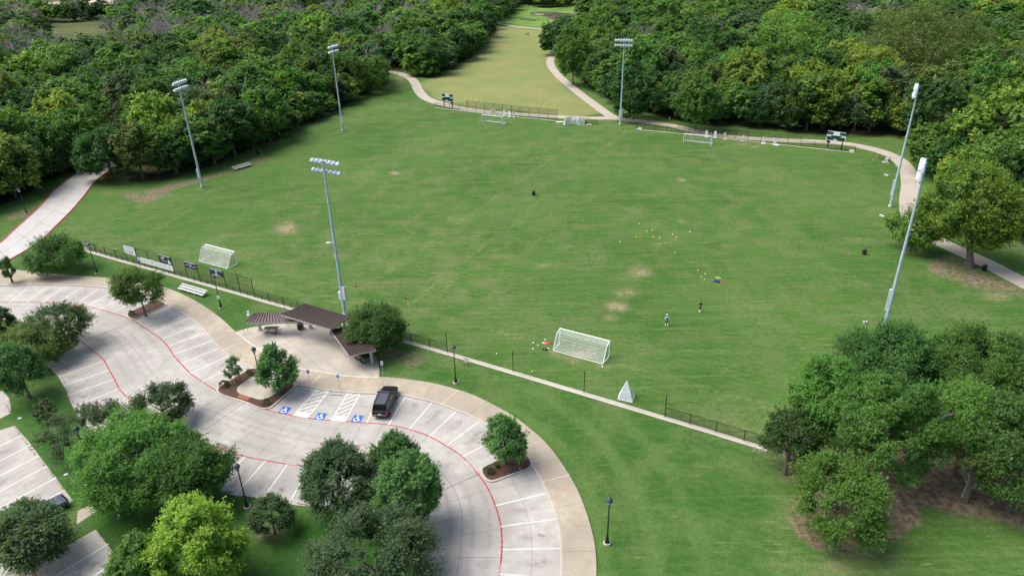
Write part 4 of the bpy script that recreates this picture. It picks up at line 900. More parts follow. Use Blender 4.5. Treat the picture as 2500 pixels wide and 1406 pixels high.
# ------------------------------------------------------------------ scoreboards
def scoreboard(label, b1, b2, Wd, z0, z1, cab, spon):
    a, b_ = G(*b1), G(*b2); mid = (a+b_)/2; an = ang(a, b_); L = (b_-a).length
    t = thing('scoreboard', label, 'scoreboard', mid, an, 'green scoreboards')
    for s in (-1, 1):
        q = MB(); q.box((s*L/2, 0, z1/2), (.22,.22,z1)); q.build('post', M_black, t)
        q = MB(); q.box((s*L/2, 0, .05), (.7,.6,.1)); q.build('footing', M_kerb, t)
    H = z1-z0; zc = z0+H*.62
    q = MB(); q.box((0,-.22,(z0+zc)/2), (Wd,.2,zc-z0)); q.build('display_panel', M_sgreen, t)
    q = MB(); q.box((0,-.2,(zc+z1)/2+.02), (Wd*.94,.14,z1-zc)); q.build('header_panel', M_sgreen, t)
    y = -.335
    q = MB()
    for z in (z0+.05, zc-.04): q.box((0,y,z), (Wd,.02,.1))
    for s in (-1, 1): q.box((s*(Wd/2-.05),y,(z0+zc)/2), (.1,.016,zc-z0))
    q.box((0,y+.04,z1-.03), (Wd*.94,.05,.08)); q.build('trim', M_wmetal, t)
    q = MB(); q.box((0,-.285,(zc+z1)/2+.02), (Wd*.33,.03,z1-zc-.02)); sp = q.build('sponsor_panel', M_wmetal, t)
    text_mesh('lettering', spon, .34, M_inkg, sp, (0,-.303,(zc+z1)/2-.15), (R_(90),0,0), th=.002, sx=.8)
    q = MB(); hh = zc-z0
    for x in (-.36,-.29,.29,.36): q.box((x*Wd*1.13, y+.006, z0+hh*.36), (Wd*.07,.012,hh*.42))
    for x in (-.13,-.045,.045,.13): q.box((x*Wd, y+.006, z0+hh*.68), (Wd*.065,.012,hh*.42))
    for x in (-.22,.2,.12): q.box((x*Wd, y+.006, z0+hh*.28), (Wd*.05,.012,hh*.26))
    q.build('digit_display', M_sdark, t)
    for s, x, z in (('HOME',-.37,.80),('GUEST',.37,.80),('PERIOD',-.03,.24)):
        q = MB(); q.box((x*Wd, y+.004, z0+hh*z), (Wd*.175,.012,hh*.2)); pl = q.build('name_plate', M_wmetal, t)
        text_mesh('lettering', s, .22, M_sgreen, pl, (x*Wd, y-.006, z0+hh*z), (R_(90),0,0), th=.002)
    q = MB(); q.box((cab*L/2,-.16,z0-.32), (.9,.3,.55)); q.build('cabinet', M_black, t)
scoreboard('green scoreboard on two black posts by the left curve of the path', (1084.8,264), (1104.8,266.2), 4.5, 2.3, 4.75, 1, 'SOCCER')
scoreboard('green scoreboard on two black posts in front of the dark woods at the right', (2019.4,364.2), (2052.8,369.2), 4.6, 2.35, 4.75, -1, '(SOCCER)')

# ------------------------------------------------------------------ pavilion with three roofs
PV = thing('picnic_pavilion', 'open picnic pavilion with three brown ribbed roof planes on the plaza', 'pavilion', G(755,812)); PO = PV.location.copy()
def roof(cs, zs, nrib, ribdir, mat, ribm=M_ribm, th=.16):
    p = [G(*c, z)-PO for c, z in zip(cs, zs)]
    q = MB(); dn = Vector((0,0,-th)); q.add(p+[a+dn for a in p], [(0,1,2,3),(7,6,5,4),(0,4,5,1),(1,5,6,2),(2,6,7,3),(3,7,4,0)])
    r = q.build('roof', mat, PV)
    nm = (p[1]-p[0]).cross(p[3]-p[0]).normalized(); nm = nm if nm.z > 0 else -nm
    q = MB()
    for k in range(nrib+1):
        f = k/nrib
        if ribdir == 0: a, b_ = p[0].lerp(p[3], f), p[1].lerp(p[2], f)
        else: a, b_ = p[0].lerp(p[1], f), p[3].lerp(p[2], f)
        q.bar(a+nm*.04, b_+nm*.04, .11, .09)
    rr_ = q.build('roof_seam', ribm, r)
    q = MB(); dz = Vector((0,0,-.13))
    for i in range(4): q.bar(p[i]*1.0+dz, p[(i+1)%4]+dz, .07, .20)
    q.build('fascia', M_stone, r)
    return p
# corners: back-left, back-right, front-right, front-left
roof([(623.8,763.8),(703,763),(733,783.5),(599.4,787.6)], [3.1,3.1,2.55,2.55], 16, 1, M_roof2)
roof([(747.7,741.5),(855.7,772.5),(806.7,803.4),(687.2,768)], [4.6,4.6,3.5,3.5], 20, 1, M_roof)
roof([(806.7,805),(862,797.5),(918.3,853.8),(851.4,866)], [2.6,3.1,3.1,2.6], 16, 0, M_roof)
for p, h in (((636,808),2.7),((739.8,804),3.4),((759,802.7),3.5),((809.6,817.8),3.2),((909.7,889.8),2.85),((700,790),2.8),((845,818),2.8)):
    q = MB(); g = G(*p)-PO; q.box((g.x, g.y, h/2+.06), (.34,.34,h-.12)); q.box((g.x, g.y, .2), (.5,.5,.16)); q.build('post', M_stone, PV)
for a, b_, h in (((636,808),(739.8,804),2.62),((759,802.7),(845,818),3.3),((809.6,817.8),(909.7,889.8),2.68)):
    q = MB(); q.bar(G(*a)-PO+Vector((0,0,h)), G(*b_)-PO+Vector((0,0,h)), .16, .22); q.build('beam', M_stone, PV)
# picnic tables
def picnic(label, p, rz, L=1.9):
    t = thing('picnic_table', label, 'picnic table', G(*p, .136), rz, 'dark metal picnic tables on the plaza')
    q = MB(); q.box((0,0,.76), (L,.78,.05)); q.build('table_top', M_char, t, bevel=.015)
    for s in (-1, 1):
        q = MB(); q.box((0,s*.78,.45), (L,.28,.045)); q.build('bench_seat', M_char, t, bevel=.012)
        q = MB(); q.tube([(s*L*.33,-.85,.43),(s*L*.33,-.9,.12),(s*L*.33,-.7,.03),(s*L*.33,.7,.03),(s*L*.33,.9,.12),(s*L*.33,.85,.43)], .035, 8)
        q.tube([(s*L*.33,-.2,.03),(s*L*.33,-.28,.74)], .035, 8); q.tube([(s*L*.33,.2,.03),(s*L*.33,.28,.74)], .035, 8); q.build('leg', M_black, t)
    return t
picnic('dark picnic table under the left roof of the pavilion', (664,811), ang(G(640,811), G(690,809)))
picnic('dark picnic table under the right roof of the pavilion', (889,879), ang(G(868,868), G(905,893)))
# trash cans
def can(label, p, m, z=0, ribs=True):
    t = thing('trash_can', label, 'trash can', G(*p, z), 0, 'round trash cans')
    q = MB(); q.lathe([(.27,.02),(.31,.1),(.32,.85),(.30,.92)], 18); q.build('bin_body', m, t)
    q = MB(); q.lathe([(.34,.90),(.35,.95),(.29,1.02),(.15,1.06),(.14,1.0),(.12,.7)], 18); q.build('lid', M_char, t)
    if ribs:
        q = MB()
        for k in range(18):
            a = k*math.pi/9; q.bar((.325*math.cos(a),.325*math.sin(a),.1), (.325*math.cos(a),.325*math.sin(a),.88), .03,.03)
        q.build('slat', m, t)
can('dark trash can standing alone in the middle of the field', (1303,477), M_brown); can('brown trash can on the grass near the right side of the field', (2109,621), M_brown); can('black trash can beside the trunk of the big tree at the right path', (2402,660), M_black); can('grey slatted trash can under the pavilion roof', (732.5,804), M_char, .136); can('dark trash can in the shade of the left woods beyond the bleacher', (631,377), M_black)
# bleachers
def bleacher(label, a, b_, rows, flip, L, pt=.55):
    a, b_ = G(*a), G(*b_); mid = (a+b_)/2; an = ang(a, b_)+(math.pi if flip else 0)
    t = thing('bleacher', label, 'bleacher', mid, an)
    for k in range(rows):
        q = MB(); q.box((0, k*pt, .42+k*.2), (L,.27,.045)); q.build('seat', M_alu, t)
        if k: 
            q = MB(); q.box((0, k*pt-pt*.55, .2+k*.2), (L,.25,.04)); q.build('foot_plank', M_alu, t)
    for s in (-.4,-.13,.13,.4):
        q = MB(); q.bar((s*L,-.1,.05), (s*L,rows*pt-.3,.05), .06); q.bar((s*L,0,.05), (s*L,0,.4), .05); q.bar((s*L,(rows-1)*pt,.05), (s*L,(rows-1)*pt,.4+.2*(rows-1)), .05); q.bar((s*L,-.05,.08), (s*L,(rows-1)*pt,.36+.2*(rows-1)), .05); q.build('frame', M_alu, t)
bleacher('white aluminium bleacher on the lawn between the pavement and the bannered fence', (434,708), (498,727), 3, False, 6.0, .46)
bleacher('grey three-plank bleacher at the edge of the left woods', (570,419), (619,404), 3, False, 5.0)
# small signs, rack, cabinet, bollards
def sign(label, p, H, w_, h_, m, ink=True, z=0, rz=0.0, name='parking_sign', inkm=M_blue):
    t = thing(name, label, 'sign', G(*p, z), rz); q = MB(); q.tube([(0,0,0),(0,0,H)], .03, 8); q.build('post', M_galv, t)
    q = MB(); q.box((0,-.04,H-h_/2), (w_,.02,h_)); q.build('sign_plate', m, t, bevel=.004)
    if ink:
        s = h_; q = MB(); q.lathe([(s*.17,0),(s*.17,.004)], 14, (s*-.02,-.052,H-h_*.6), Matrix.Rotation(R_(90),3,'X')); q.box((s*.02,-.054,H-h_*.38), (s*.07,.005,s*.25)); q.build('symbol', inkm, t)
    q = MB(); q.lathe([(.09,0),(.09,.03)], 12); q.build('foot', M_kerb, t)
sign('blue parking sign in front of the leftmost accessible bay', (757,936), 2.1, .34, .5, M_blue, True, .13, 0, inkm=M_wmetal)
sign('white and blue parking sign in front of the middle accessible bay', (829.5,949), 2.2, .40, .5, pm('pale_blue', (.42,.58,.75), .5), True, .13)
sign('tall narrow white sign at the lawn corner beside the plaza', (935,911), 1.9, .34, .6, M_wmetal, True, 0, .1, 'park_sign', M_inkg)
t = thing('field_sign', 'low white sign with a figure in a black frame on the lawn', 'sign', G(1138,891), ang(G(1132,889), G(1144,892)))
q = MB()
for s in (-1, 1): q.tube([(s*.33,0,0),(s*.33,0,1.0)], .03, 6)
q.tube([(-.33,0,.12),(.33,0,.12)], .03, 6); q.tube([(-.33,0,1.0),(.33,0,1.0)], .03, 6); q.build('frame', M_black, t)
q = MB(); q.box((0,-.03,.75), (.62,.02,.46)); pl = q.build('sign_plate', M_wmetal, t); text_mesh('lettering', '2', .4, M_ink, pl, (0,-.045,.75), (R_(90),0,0))
t = thing('bike_rack', 'small dark hoop rack at the left edge of the plaza', 'bike rack', G(601,812,.136), 1.0); q = MB(); q.tube([(-.3,0,0),(-.3,0,.7),(-.2,0,.85),(.2,0,.85),(.3,0,.7),(.3,0,0)], .03, 8); q.build('hoop', M_char, t)
t = thing('drinking_fountain', 'white pedestal drinking fountain behind the left pavilion roof', 'fountain', G(610,781)); q = MB(); q.box((0,0,.55), (.32,.32,1.1)); q.box((0,-.15,.95), (.4,.5,.14)); q.build('pedestal', M_lampw, t, bevel=.03); q = MB(); q.box((0,0,1.3), (.3,.2,.5)); q.build('bottle_filler', M_wmetal, t, bevel=.03)
t = thing('electrical_cabinet', 'grey utility cabinet on a pale slab behind the fence stub by the path', 'cabinet', G(2163,397), -.5); q = MB(); q.box((0,0,.05), (1.6,1.1,.1)); q.build('slab', M_strip, t); q = MB(); q.box((0,0,.6), (.8,.5,1.0)); q.build('housing', M_lampw, t, bevel=.03); q = MB(); q.box((0,-.27,.6), (.7,.03,.85)); q.build('door', M_alu, t)
for p, lb in (((943,179),'black bollard in the middle of the path at the edge of the woods'),((971,181.5),'black bollard on the path where it leaves the woods')):
    t = thing('bollard', lb, 'bollard', G(*p), 0, 'bollards on the far path'); q = MB(); q.lathe([(.11,0),(.11,.95),(.08,1.05),(.02,1.08)], 12); q.build('post', M_black, t)
for p, lb in (((1410,303.5),'small white notice on the low far fence right of the path junction'),): pass
t = thing('notice_board', 'small white notice hung on the left end of the far right fence', 'sign', G(1562,316.3,.85), ang(G(1552,315), G(1572,317.5))); q = MB(); q.box((0,-.07,.3), (1.0,.02,.5)); q.build('sign_plate', M_wmetal, t)
t = thing('notice_board', 'small pale notice on the fence right of the right scoreboard', 'sign', G(2079,372,.7), ang(G(2054,369), G(2087,372.7))); q = MB(); q.box((0,-.07,.4), (1.1,.02,.55)); q.build('sign_plate', M_wmetal, t)
t = thing('path_marker', 'small white marker post at the edge of the right woods behind the path', 'marker', G(1634,294)); q = MB(); q.lathe([(.09,0),(.09,.8),(.12,.82),(.10,1.0)], 10); q.build('post', M_wmetal, t)
# corner flags
for p, lb in (((875,717),'orange corner flag nearer the pavilion light pole'),((997,747),'orange corner flag in front of the round field-side tree'),((1402,350),'orange flag on the far side of the field, left of the meeting paths'),((1523.5,327),'orange flag just below the floodlight where the paths meet'),((2129,397),'orange flag near the grey cabinet at the far right corner'),((1180,1500),'')):
    if not lb: continue
    t = thing('corner_flag', lb, 'corner flag', G(*p), .3, 'orange corner flags'); q = MB(); q.tube([(0,0,0),(0,0,1.5)], .025, 6); q.build('flag_pole', M_wmetal, t)
    q = MB(); q.add([(0,.01,1.5),(0,.01,1.12),(-.16,.06,1.1),(-.34,.0,1.2),(-.34,0,1.45),(-.17,.05,1.52)], [(0,1,2,5),(5,2,3,4)]); fl = q.build('flag', M_orange, t); fl.modifiers.new('th', 'SOLIDIFY').thickness = .012
# disc cones laid out on the field, balls, bags
dc = None
DISCS = [(1553,578.5,0),(1562,584,1),(1579,564,2),(1591,562.5,2),(1595,579,0),(1610,580.5,2),(1642,572,2),(1651.5,579,0),(1612,596,1),(1624,593.5,1),(1513,591,2),(1648,616,2),(1560,545.5,2),(1684,566.5,2),(1303,838,2),(1313.5,842,2),(1301,851,2),(1331,829,2),(1339,850,2),(1494,742,1)]
for i, (x, y, k) in enumerate(DISCS):
    if dc is None:
        dcm = []
        for mm in (M_yel, M_orange, M_wmetal):
            q = MB(); q.lathe([(.115,0),(.11,.02),(.05,.07),(.035,.07),(.035,.05)], 12); o = q.build('disc_cone', mm); dcm.append(o)
        dc = [False]*3
    if not dc[k]: o = dcm[k]; dc[k] = True
    else: o = dcm[k].copy(); C.objects.link(o)
    o.location = G(x, y); col = ('yellow','orange','white')[k]
    pos = 'among the scattered training discs at midfield' if i < 14 else ('on the grass left of the near goal' if i < 19 else 'alone beside the bare patch before the near goal')
    tag(o, f'small {col} disc cone {pos}', 'disc cone', f'{col} disc cones {pos}')
q = MB(); q.ell((0,0,.115), (.115,)*3, 14, 9); bw = q.build('ball', M_ballw, None, True); q = MB(); q.ell((0,0,.115), (.115,)*3, 14, 9); by = q.build('ball', M_bally, None, True)
used = [False, False]
for x, y, k, lb in [(1401.5,845,1,'yellowish ball inside the near goal, left of the other ball'),(1417.5,849.5,0,'white ball inside the near goal near the worn patch'),(1451.5,863.5,0,'white ball in the near goal close to its right end'),(1471,896,0,'white ball just outside the near right corner of the near goal'),(1213,863.5,0,'white ball by the tall bare fence posts'),(1302,837,0,'white ball left of the near goal beside the red jacket'),(1300,907.5,1,'yellow ball on the grass just above the concrete strip'),(1534,976.5,1,'yellow ball in the pointed netted goal'),(1708,761,0,'pale ball at the feet of the player in black'),(1704,660,1,'yellow ball, farthest left of the balls near the blue bag'),(1721.5,669.5,1,'yellow ball between the blue bag and the farther yellow ball'),(1712.5,677,1,'yellow ball nearer the camera left of the blue bag'),(1720,682.5,1,'yellow ball closest to the blue bag on its left'),(1749,677.5,0,'white ball just behind the blue bag'),(1754,678.5,1,'yellow ball in the cluster behind the blue bag'),(1758,680,0,'pale ball at the right of the cluster behind the blue bag'),(1752,681.5,1,'yellow ball touching the far side of the blue bag')]:
    src = (bw, by)[k]
    if not used[k]: o = src; used[k] = True
    else: o = src.copy(); C.objects.link(o)
    o.location = G(x, y+1); tag(o, lb, 'ball', 'footballs lying about the field')
def bag(name, label, p, m, L, W, H, rz, cat='bag'):
    t = thing(name, label, cat, G(*p), rz); q = MB()
    q.tube([(-L/2,0,H*.5),(-L*.42,0,H*.52),(0,0,H*.55),(L*.42,0,H*.52),(L/2,0,H*.5)], [W*.3,W*.48,W*.5,W*.48,W*.3], 10); o = q.build('bag_body', m, t, True); o.scale = (1,1,H/W*1.1)
    q = MB(); q.tube([(-L*.25,-W*.4,H*.4),(-L*.2,-W*.2,H*1.1),(L*.2,-W*.2,H*1.1),(L*.25,-W*.4,H*.4)], .02, 5); q.build('strap', M_black, t); return t
bag('sports_bag', 'long blue sports bag on the grass beside the balls', (1749,688.5), M_bagb, 1.1, .42, .34, -.35)
flat('training_vest', 'red vest lying on the grass right of the blue bag', 'clothing', (1768.5,689.5), (.75,.5,.12), M_bagr, .1)
flat('jacket', 'red and pink jacket in a heap left of the near goal', 'clothing', (1337,838), (.95,.7,.3), pm('pink_red_cloth', (.55,.07,.10), .8, var=.5, scale=5), .2)
flat('towel', 'cream towel folded beside the red jacket', 'clothing', (1327,837), (.42,.25,.12), M_cream)
bag('backpack', 'navy backpack with white trim lying left of the near goal', (1330,854), M_navy, .7, .36, .26, -.5)
for p, lb in (((2163,428),'white block pair on the grass below the far right corner, farther one'),((2152,527),'white block on the grass below the far right floodlight base'),((2114,787),'white block left of the nearest right floodlight base')):
    t = thing('marker_block', lb, 'block', G(*p), .2); q = MB(); q.box((-.12,0,.12), (.5,.3,.22)); q.build('block', M_wmetal, t, bevel=.02)
    if p[0] > 2120: q = MB(); q.box((-.12,-.62,.12), (.5,.3,.22)); q.build('block', M_wmetal, t, bevel=.02)
for p, lb in (((48,1021),'pale square ground cover in the lawn by the left parking kerb'),((161,1158),'pale square ground cover in the lawn beside the wheel stops'),((127,868),'pale ground plate under the olive tree at the kerb')):
    t = thing('valve_cover', lb, 'cover', G(*p), .4); q = MB(); q.box((0,0,.02), (.4,.32,.06)); q.build('lid', M_lampw, t, bevel=.01)
# wheel stops
WS = [((110,885),(127,898)),((133,902),(145,914)),((148.5,920),(157.5,934)),((159,943),(167,957)),((169,965),(179,983.5)),((180,993),(189,1008)),((727.7,949.5),(759.4,955.7)),((804,963.8),(839,966)),((546,1197),(568,1202)),((589.5,1209),(624,1215)),((655,1219),(690,1226)),((727,1228.5),(760,1234.5)),((34,1042),(47,1060)),((52,1069),(67,1085)),((70,1094),(86,1110.6)),((92,1119.6),(108,1137.6)),((113,1145),(131,1164.6)),((135,1173.6),(155,1195)),((236,1301),(257,1322)),((261,1337),(284,1360)),((14,989),(25,1008))]
ws0 = None
for i, (a, b_) in enumerate(WS):
    a, b_ = G(*a), G(*b_); mid = (a+b_)/2
    if ws0 is None:
        q = MB(); q.add([(-.9,-.075,0),(.9,-.075,0),(.9,.075,0),(-.9,.075,0),(-.84,-.05,.12),(.84,-.05,.12),(.84,.05,.12),(-.84,.05,.12)], [(0,3,2,1),(4,5,6,7),(0,1,5,4),(1,2,6,5),(2,3,7,6),(3,0,4,7)])
        ws0 = o = q.build('wheel_stop', concrete('stop_concrete', (.44,.39,.32), .3), None, bevel=.015)
    else: o = ws0.copy(); C.objects.link(o)
    row = 'at the head of the inner upper row' if i < 6 else 'in front of an accessible bay' if i < 8 else 'in the inner row below the lane' if i < 12 else 'along the left side car park kerb'
    o.location = (mid.x, mid.y, .02); o.rotation_euler = (0,0,ang(a, b_)); o.scale = ((b_-a).length/1.8*.95,1,1)
    nth = ['first','second','third','fourth','fifth','sixth','seventh','eighth','ninth'][i if i < 6 else i-6 if i < 8 else i-8 if i < 12 else i-12]
    tag(o, f'concrete wheel stop {row}, {nth} from upper left', 'wheel stop', 'concrete wheel stops')

# ------------------------------------------------------------------ vehicles
def loft(secs, close=True):
    """secs: list of (y, [(x,z) half profile from bottom centre-side up to roof centre])"""
    q = MB(); n = len(secs[0][1]); vs = []; fs = []
    for y, pr in secs:
        vs += [(-x, y, z) for x, z in pr] + [(x, y, z) for x, z in pr[::-1]]
    m = 2*n
    for i in range(len(secs)-1):
        for k in range(m): fs.append((i*m+k, i*m+(k+1) % m, (i+1)*m+(k+1) % m, (i+1)*m+k))
    fs.append(tuple(range(m-1, -1, -1))); fs.append(tuple((len(secs)-1)*m+k for k in range(m)))
    q.add(vs, fs); return q
def vehicle(label, loc, rz, paint, roofm, suv=True):
    name = 'parked_suv' if suv else 'parked_car'
    t = thing(name, label, 'SUV' if suv else 'car', loc, rz)
    if suv: Lh, hw, belt, top, hood, wr = 2.8, 1.0, 1.18, 1.86, 1.12, .40
    else: Lh, hw, belt, top, hood, wr = 2.3, .90, .92, 1.45, .92, .33
    glass = pm('tinted_glass', (.008,.009,.011), .06); rim = pm('wheel_rim', (.5,.5,.5), .3, .6); tyre = pm('tyre', (.014,.014,.015), .9)
    def sec(y, w_, zl, zb, ins=.05): return (y, [(w_*.86,zl),(w_*.97,zl+.1),(w_,zl+.4),(w_*.985,zb-.1),(w_*.9,zb),(w_*.5,zb+.025)])
    q = loft([sec(-Lh,hw*.86,.42,belt-.14), sec(-Lh+.12,hw*.97,.36,belt-.02), sec(-Lh+.6,hw,.32,belt), sec(-.2,hw,.30,belt), sec(Lh*.33,hw,.30,belt), sec(Lh*.45,hw,.30,hood), sec(Lh-.5,hw*.985,.30,hood-.05), sec(Lh-.2,hw*.95,.33,hood-.12), sec(Lh-.05,hw*.86,.38,hood-.24), sec(Lh,hw*.70,.44,hood-.4)])
    q.build('body', paint, t, True, bevel=0)
    r0 = -Lh+.12 if suv else -Lh*.62; r1 = -Lh+.42 if suv else -Lh*.3; f1 = Lh*.17; f0 = Lh*.43
    q = loft([(r0,[(hw*.9,belt-.03),(hw*.88,belt),(hw*.87,belt+.06),(hw*.4,belt+.08)]), (r1,[(hw*.93,belt-.03),(hw*.86,belt+.35*(top-belt)),(hw*.76,top-.06),(hw*.6,top)]), (-.2,[(hw*.94,belt-.03),(hw*.88,belt+.35*(top-belt)),(hw*.78,top-.02),(hw*.6,top+.03)]), (f1,[(hw*.94,belt-.03),(hw*.87,belt+.35*(top-belt)),(hw*.76,top-.06),(hw*.58,top-.01)]), (f0,[(hw*.92,belt-.06),(hw*.86,belt-.03),(hw*.8,belt),(hw*.5,belt+.03)])])
    q.build('cabin', paint, t, True)
    q = MB(); z = top+.035; q.add([(-hw*.6,r1+.12,z-.02),(hw*.6,r1+.12,z-.02),(hw*.6,-.2,z+.015),(-hw*.6,-.2,z+.015),(hw*.57,f1-.05,z-.03),(-hw*.57,f1-.05,z-.03)], [(0,1,2,3),(3,2,4,5)]); q.build('roof', roofm, t)
    for s in (-1, 1):
        q = MB()
        def xs(z): return s*(hw*.935-(z-belt)/(top-belt)*hw*.15)
        zb, zt = belt+.06, top-.12
        seg = [(r1+.05,-Lh*.42),(-Lh*.38,-Lh*.02),(Lh*.02,f1+.05)] if suv else [(-Lh*.25,-.05),(.05,f1+.1)]
        for a, b_ in seg: q.add([(xs(zb),a,zb),(xs(zb),b_+.12,zb),(xs(zt),b_-.08,zt),(xs(zt),a+.06,zt)], [(0,1,2,3)])
        q.build('window', glass, t)
    q = MB(); q.add([(-hw*.78,f0-.06,belt+.06),(hw*.78,f0-.06,belt+.06),(hw*.64,f1+.08,top-.02),(-hw*.64,f1+.08,top-.02)], [(0,1,2,3)]); o = q.build('windscreen', glass, t); o.location = (0,.04,.03)
    q = MB(); q.add([(-hw*.76,r0+.02,belt+.12),(hw*.76,r0+.02,belt+.12),(hw*.64,r1-.08,top-.12),(-hw*.64,r1-.08,top-.12)], [(0,1,2,3)]); o = q.build('rear_window', glass, t); o.location = (0,-.05,.03)
    for y in (-Lh*.56, Lh*.60):
        for s in (-1, 1):
            wq = MB(); Rm = Matrix.Rotation(R_(90), 3, 'Y'); wq.lathe([(wr*.7,-.13),(wr*.95,-.13),(wr,-.09),(wr,.09),(wr*.95,.13),(wr*.7,.13)], 20, (s*(hw-.10),y,wr), Rm); w0 = wq.build('wheel', tyre, t)
            wq = MB(); wq.lathe([(wr*.68,-.135),(wr*.66,.0),(wr*.68,.135)], 16, (s*(hw-.10),y,wr), Rm); wq.build('rim', rim, w0)
    for s in (-1, 1):
        q = MB(); q.box((s*hw*.84,-Lh+.06,belt-.28), (.16,.16,.46 if suv else .2)); q.build('tail_light', pm('red_lens', (.35,.01,.015), .2), t, bevel=.03)
        q = MB(); q.box((s*hw*.72,Lh-.14,hood-.3), (.34,.14,.16)); q.build('headlight', M_glass, t, bevel=.03)
        q = MB(); q.box((s*(hw+.14),Lh*.34,belt+.08), (.24,.14,.18)); q.build('mirror', paint, t, bevel=.04)
        for y in (-Lh*.22, Lh*.16): 
            q = MB(); q.box((s*(hw+.015),y,belt-.14), (.03,.2,.05)); q.build('door_handle', rim, t)
        if suv:
            q = MB(); q.tube([(s*hw*.72,r1+.1,top+.02),(s*hw*.73,r1+.3,top+.09),(s*hw*.73,f1-.3,top+.09),(s*hw*.70,f1,top)], .028, 6); q.build('roof_rail', M_char, t)
    if suv:
        for y in (.0, .62): q = MB(); q.box((0,y,top+.10), (hw*1.46,.07,.035)); q.build('roof_bar', M_black, t)
    q = MB(); q.box((0,-Lh-.01,.62), (hw*1.7,.14,.2)); q.build('bumper', paint, t, bevel=.05)
    q = MB(); q.box((0,-Lh-.085,.70), (hw*1.5,.02,.05)); q.build('bumper_trim', rim, t)
    q = MB(); q.box((0,-Lh-.02,belt-.42), (.34,.03,.17)); q.build('licence_plate', M_wmetal, t)
    return t
blackpaint = pm('black_paint', (.005,.005,.007), .38, 0, var=.05, coat=.1); slate = pm('sky_tinted_roof', (.055,.07,.09), .4, .0, var=.1)  # blue-grey roof on the black SUV: sky reflection put into the colour
a, b_ = G(928,1017), G(970,945); d = (G(959,947)-G(930,1017)).normalized()
ctr = G(930,1020)+Vector((d.x,d.y,0))*2.45; ctr.z = .02
vehicle('black SUV parked beside the accessible bays', ctr, math.atan2(d.y, d.x)-math.pi/2, blackpaint, slate, True)
d = (G(137,1166)-G(0,1240)).normalized(); ctr = G(176,1220)-d*2.75; ctr.z = .02
vehicle('slate blue car mostly hidden by the oak in the left car park', ctr, math.atan2(d.y, d.x)-math.pi/2, pm('slate_blue_paint', (.10,.13,.19), .25, .3, var=.05, coat=.5), pm('slate_blue_roof', (.11,.14,.2), .25, .3), False)

# ------------------------------------------------------------------ people
def skin(verts, edges, rad, name, m, parent, sub=2):
    bm = bmesh.new(); ly = bm.verts.layers.skin.verify(); vs = []
    for i, p in enumerate(verts):
        v = bm.verts.new(p); r = rad[i]; v[ly].radius = (r, r) if not hasattr(r, '__len__') else r; vs.append(v)
    vs[0][ly].use_root = True
    for a, b_ in edges: bm.edges.new((vs[a], vs[b_]))
    me = bpy.data.meshes.new(name); bm.to_mesh(me); bm.free(); o = bpy.data.objects.new(name, me); C.objects.link(o)
    md = o.modifiers.new('s', 'SKIN'); md.use_smooth_shade = True; o.modifiers.new('d', 'SUBSURF').levels = sub
    bpy.context.view_layer.update(); me2 = bpy.data.meshes.new_from_object(o.evaluated_get(bpy.context.evaluated_depsgraph_get()))
    bpy.data.objects.remove(o); me2.name = name; me2.materials.clear(); me2.materials.append(m)
    me2.polygons.foreach_set('use_smooth', [True]*len(me2.polygons))
    o = bpy.data.objects.new(name, me2); C.objects.link(o); o.parent = parent; return o
M_skin = pm('skin', (.42,.25,.17), .55, var=.08)
M_skin2 = pm('tan_skin', (.30,.17,.11), .55, var=.08)
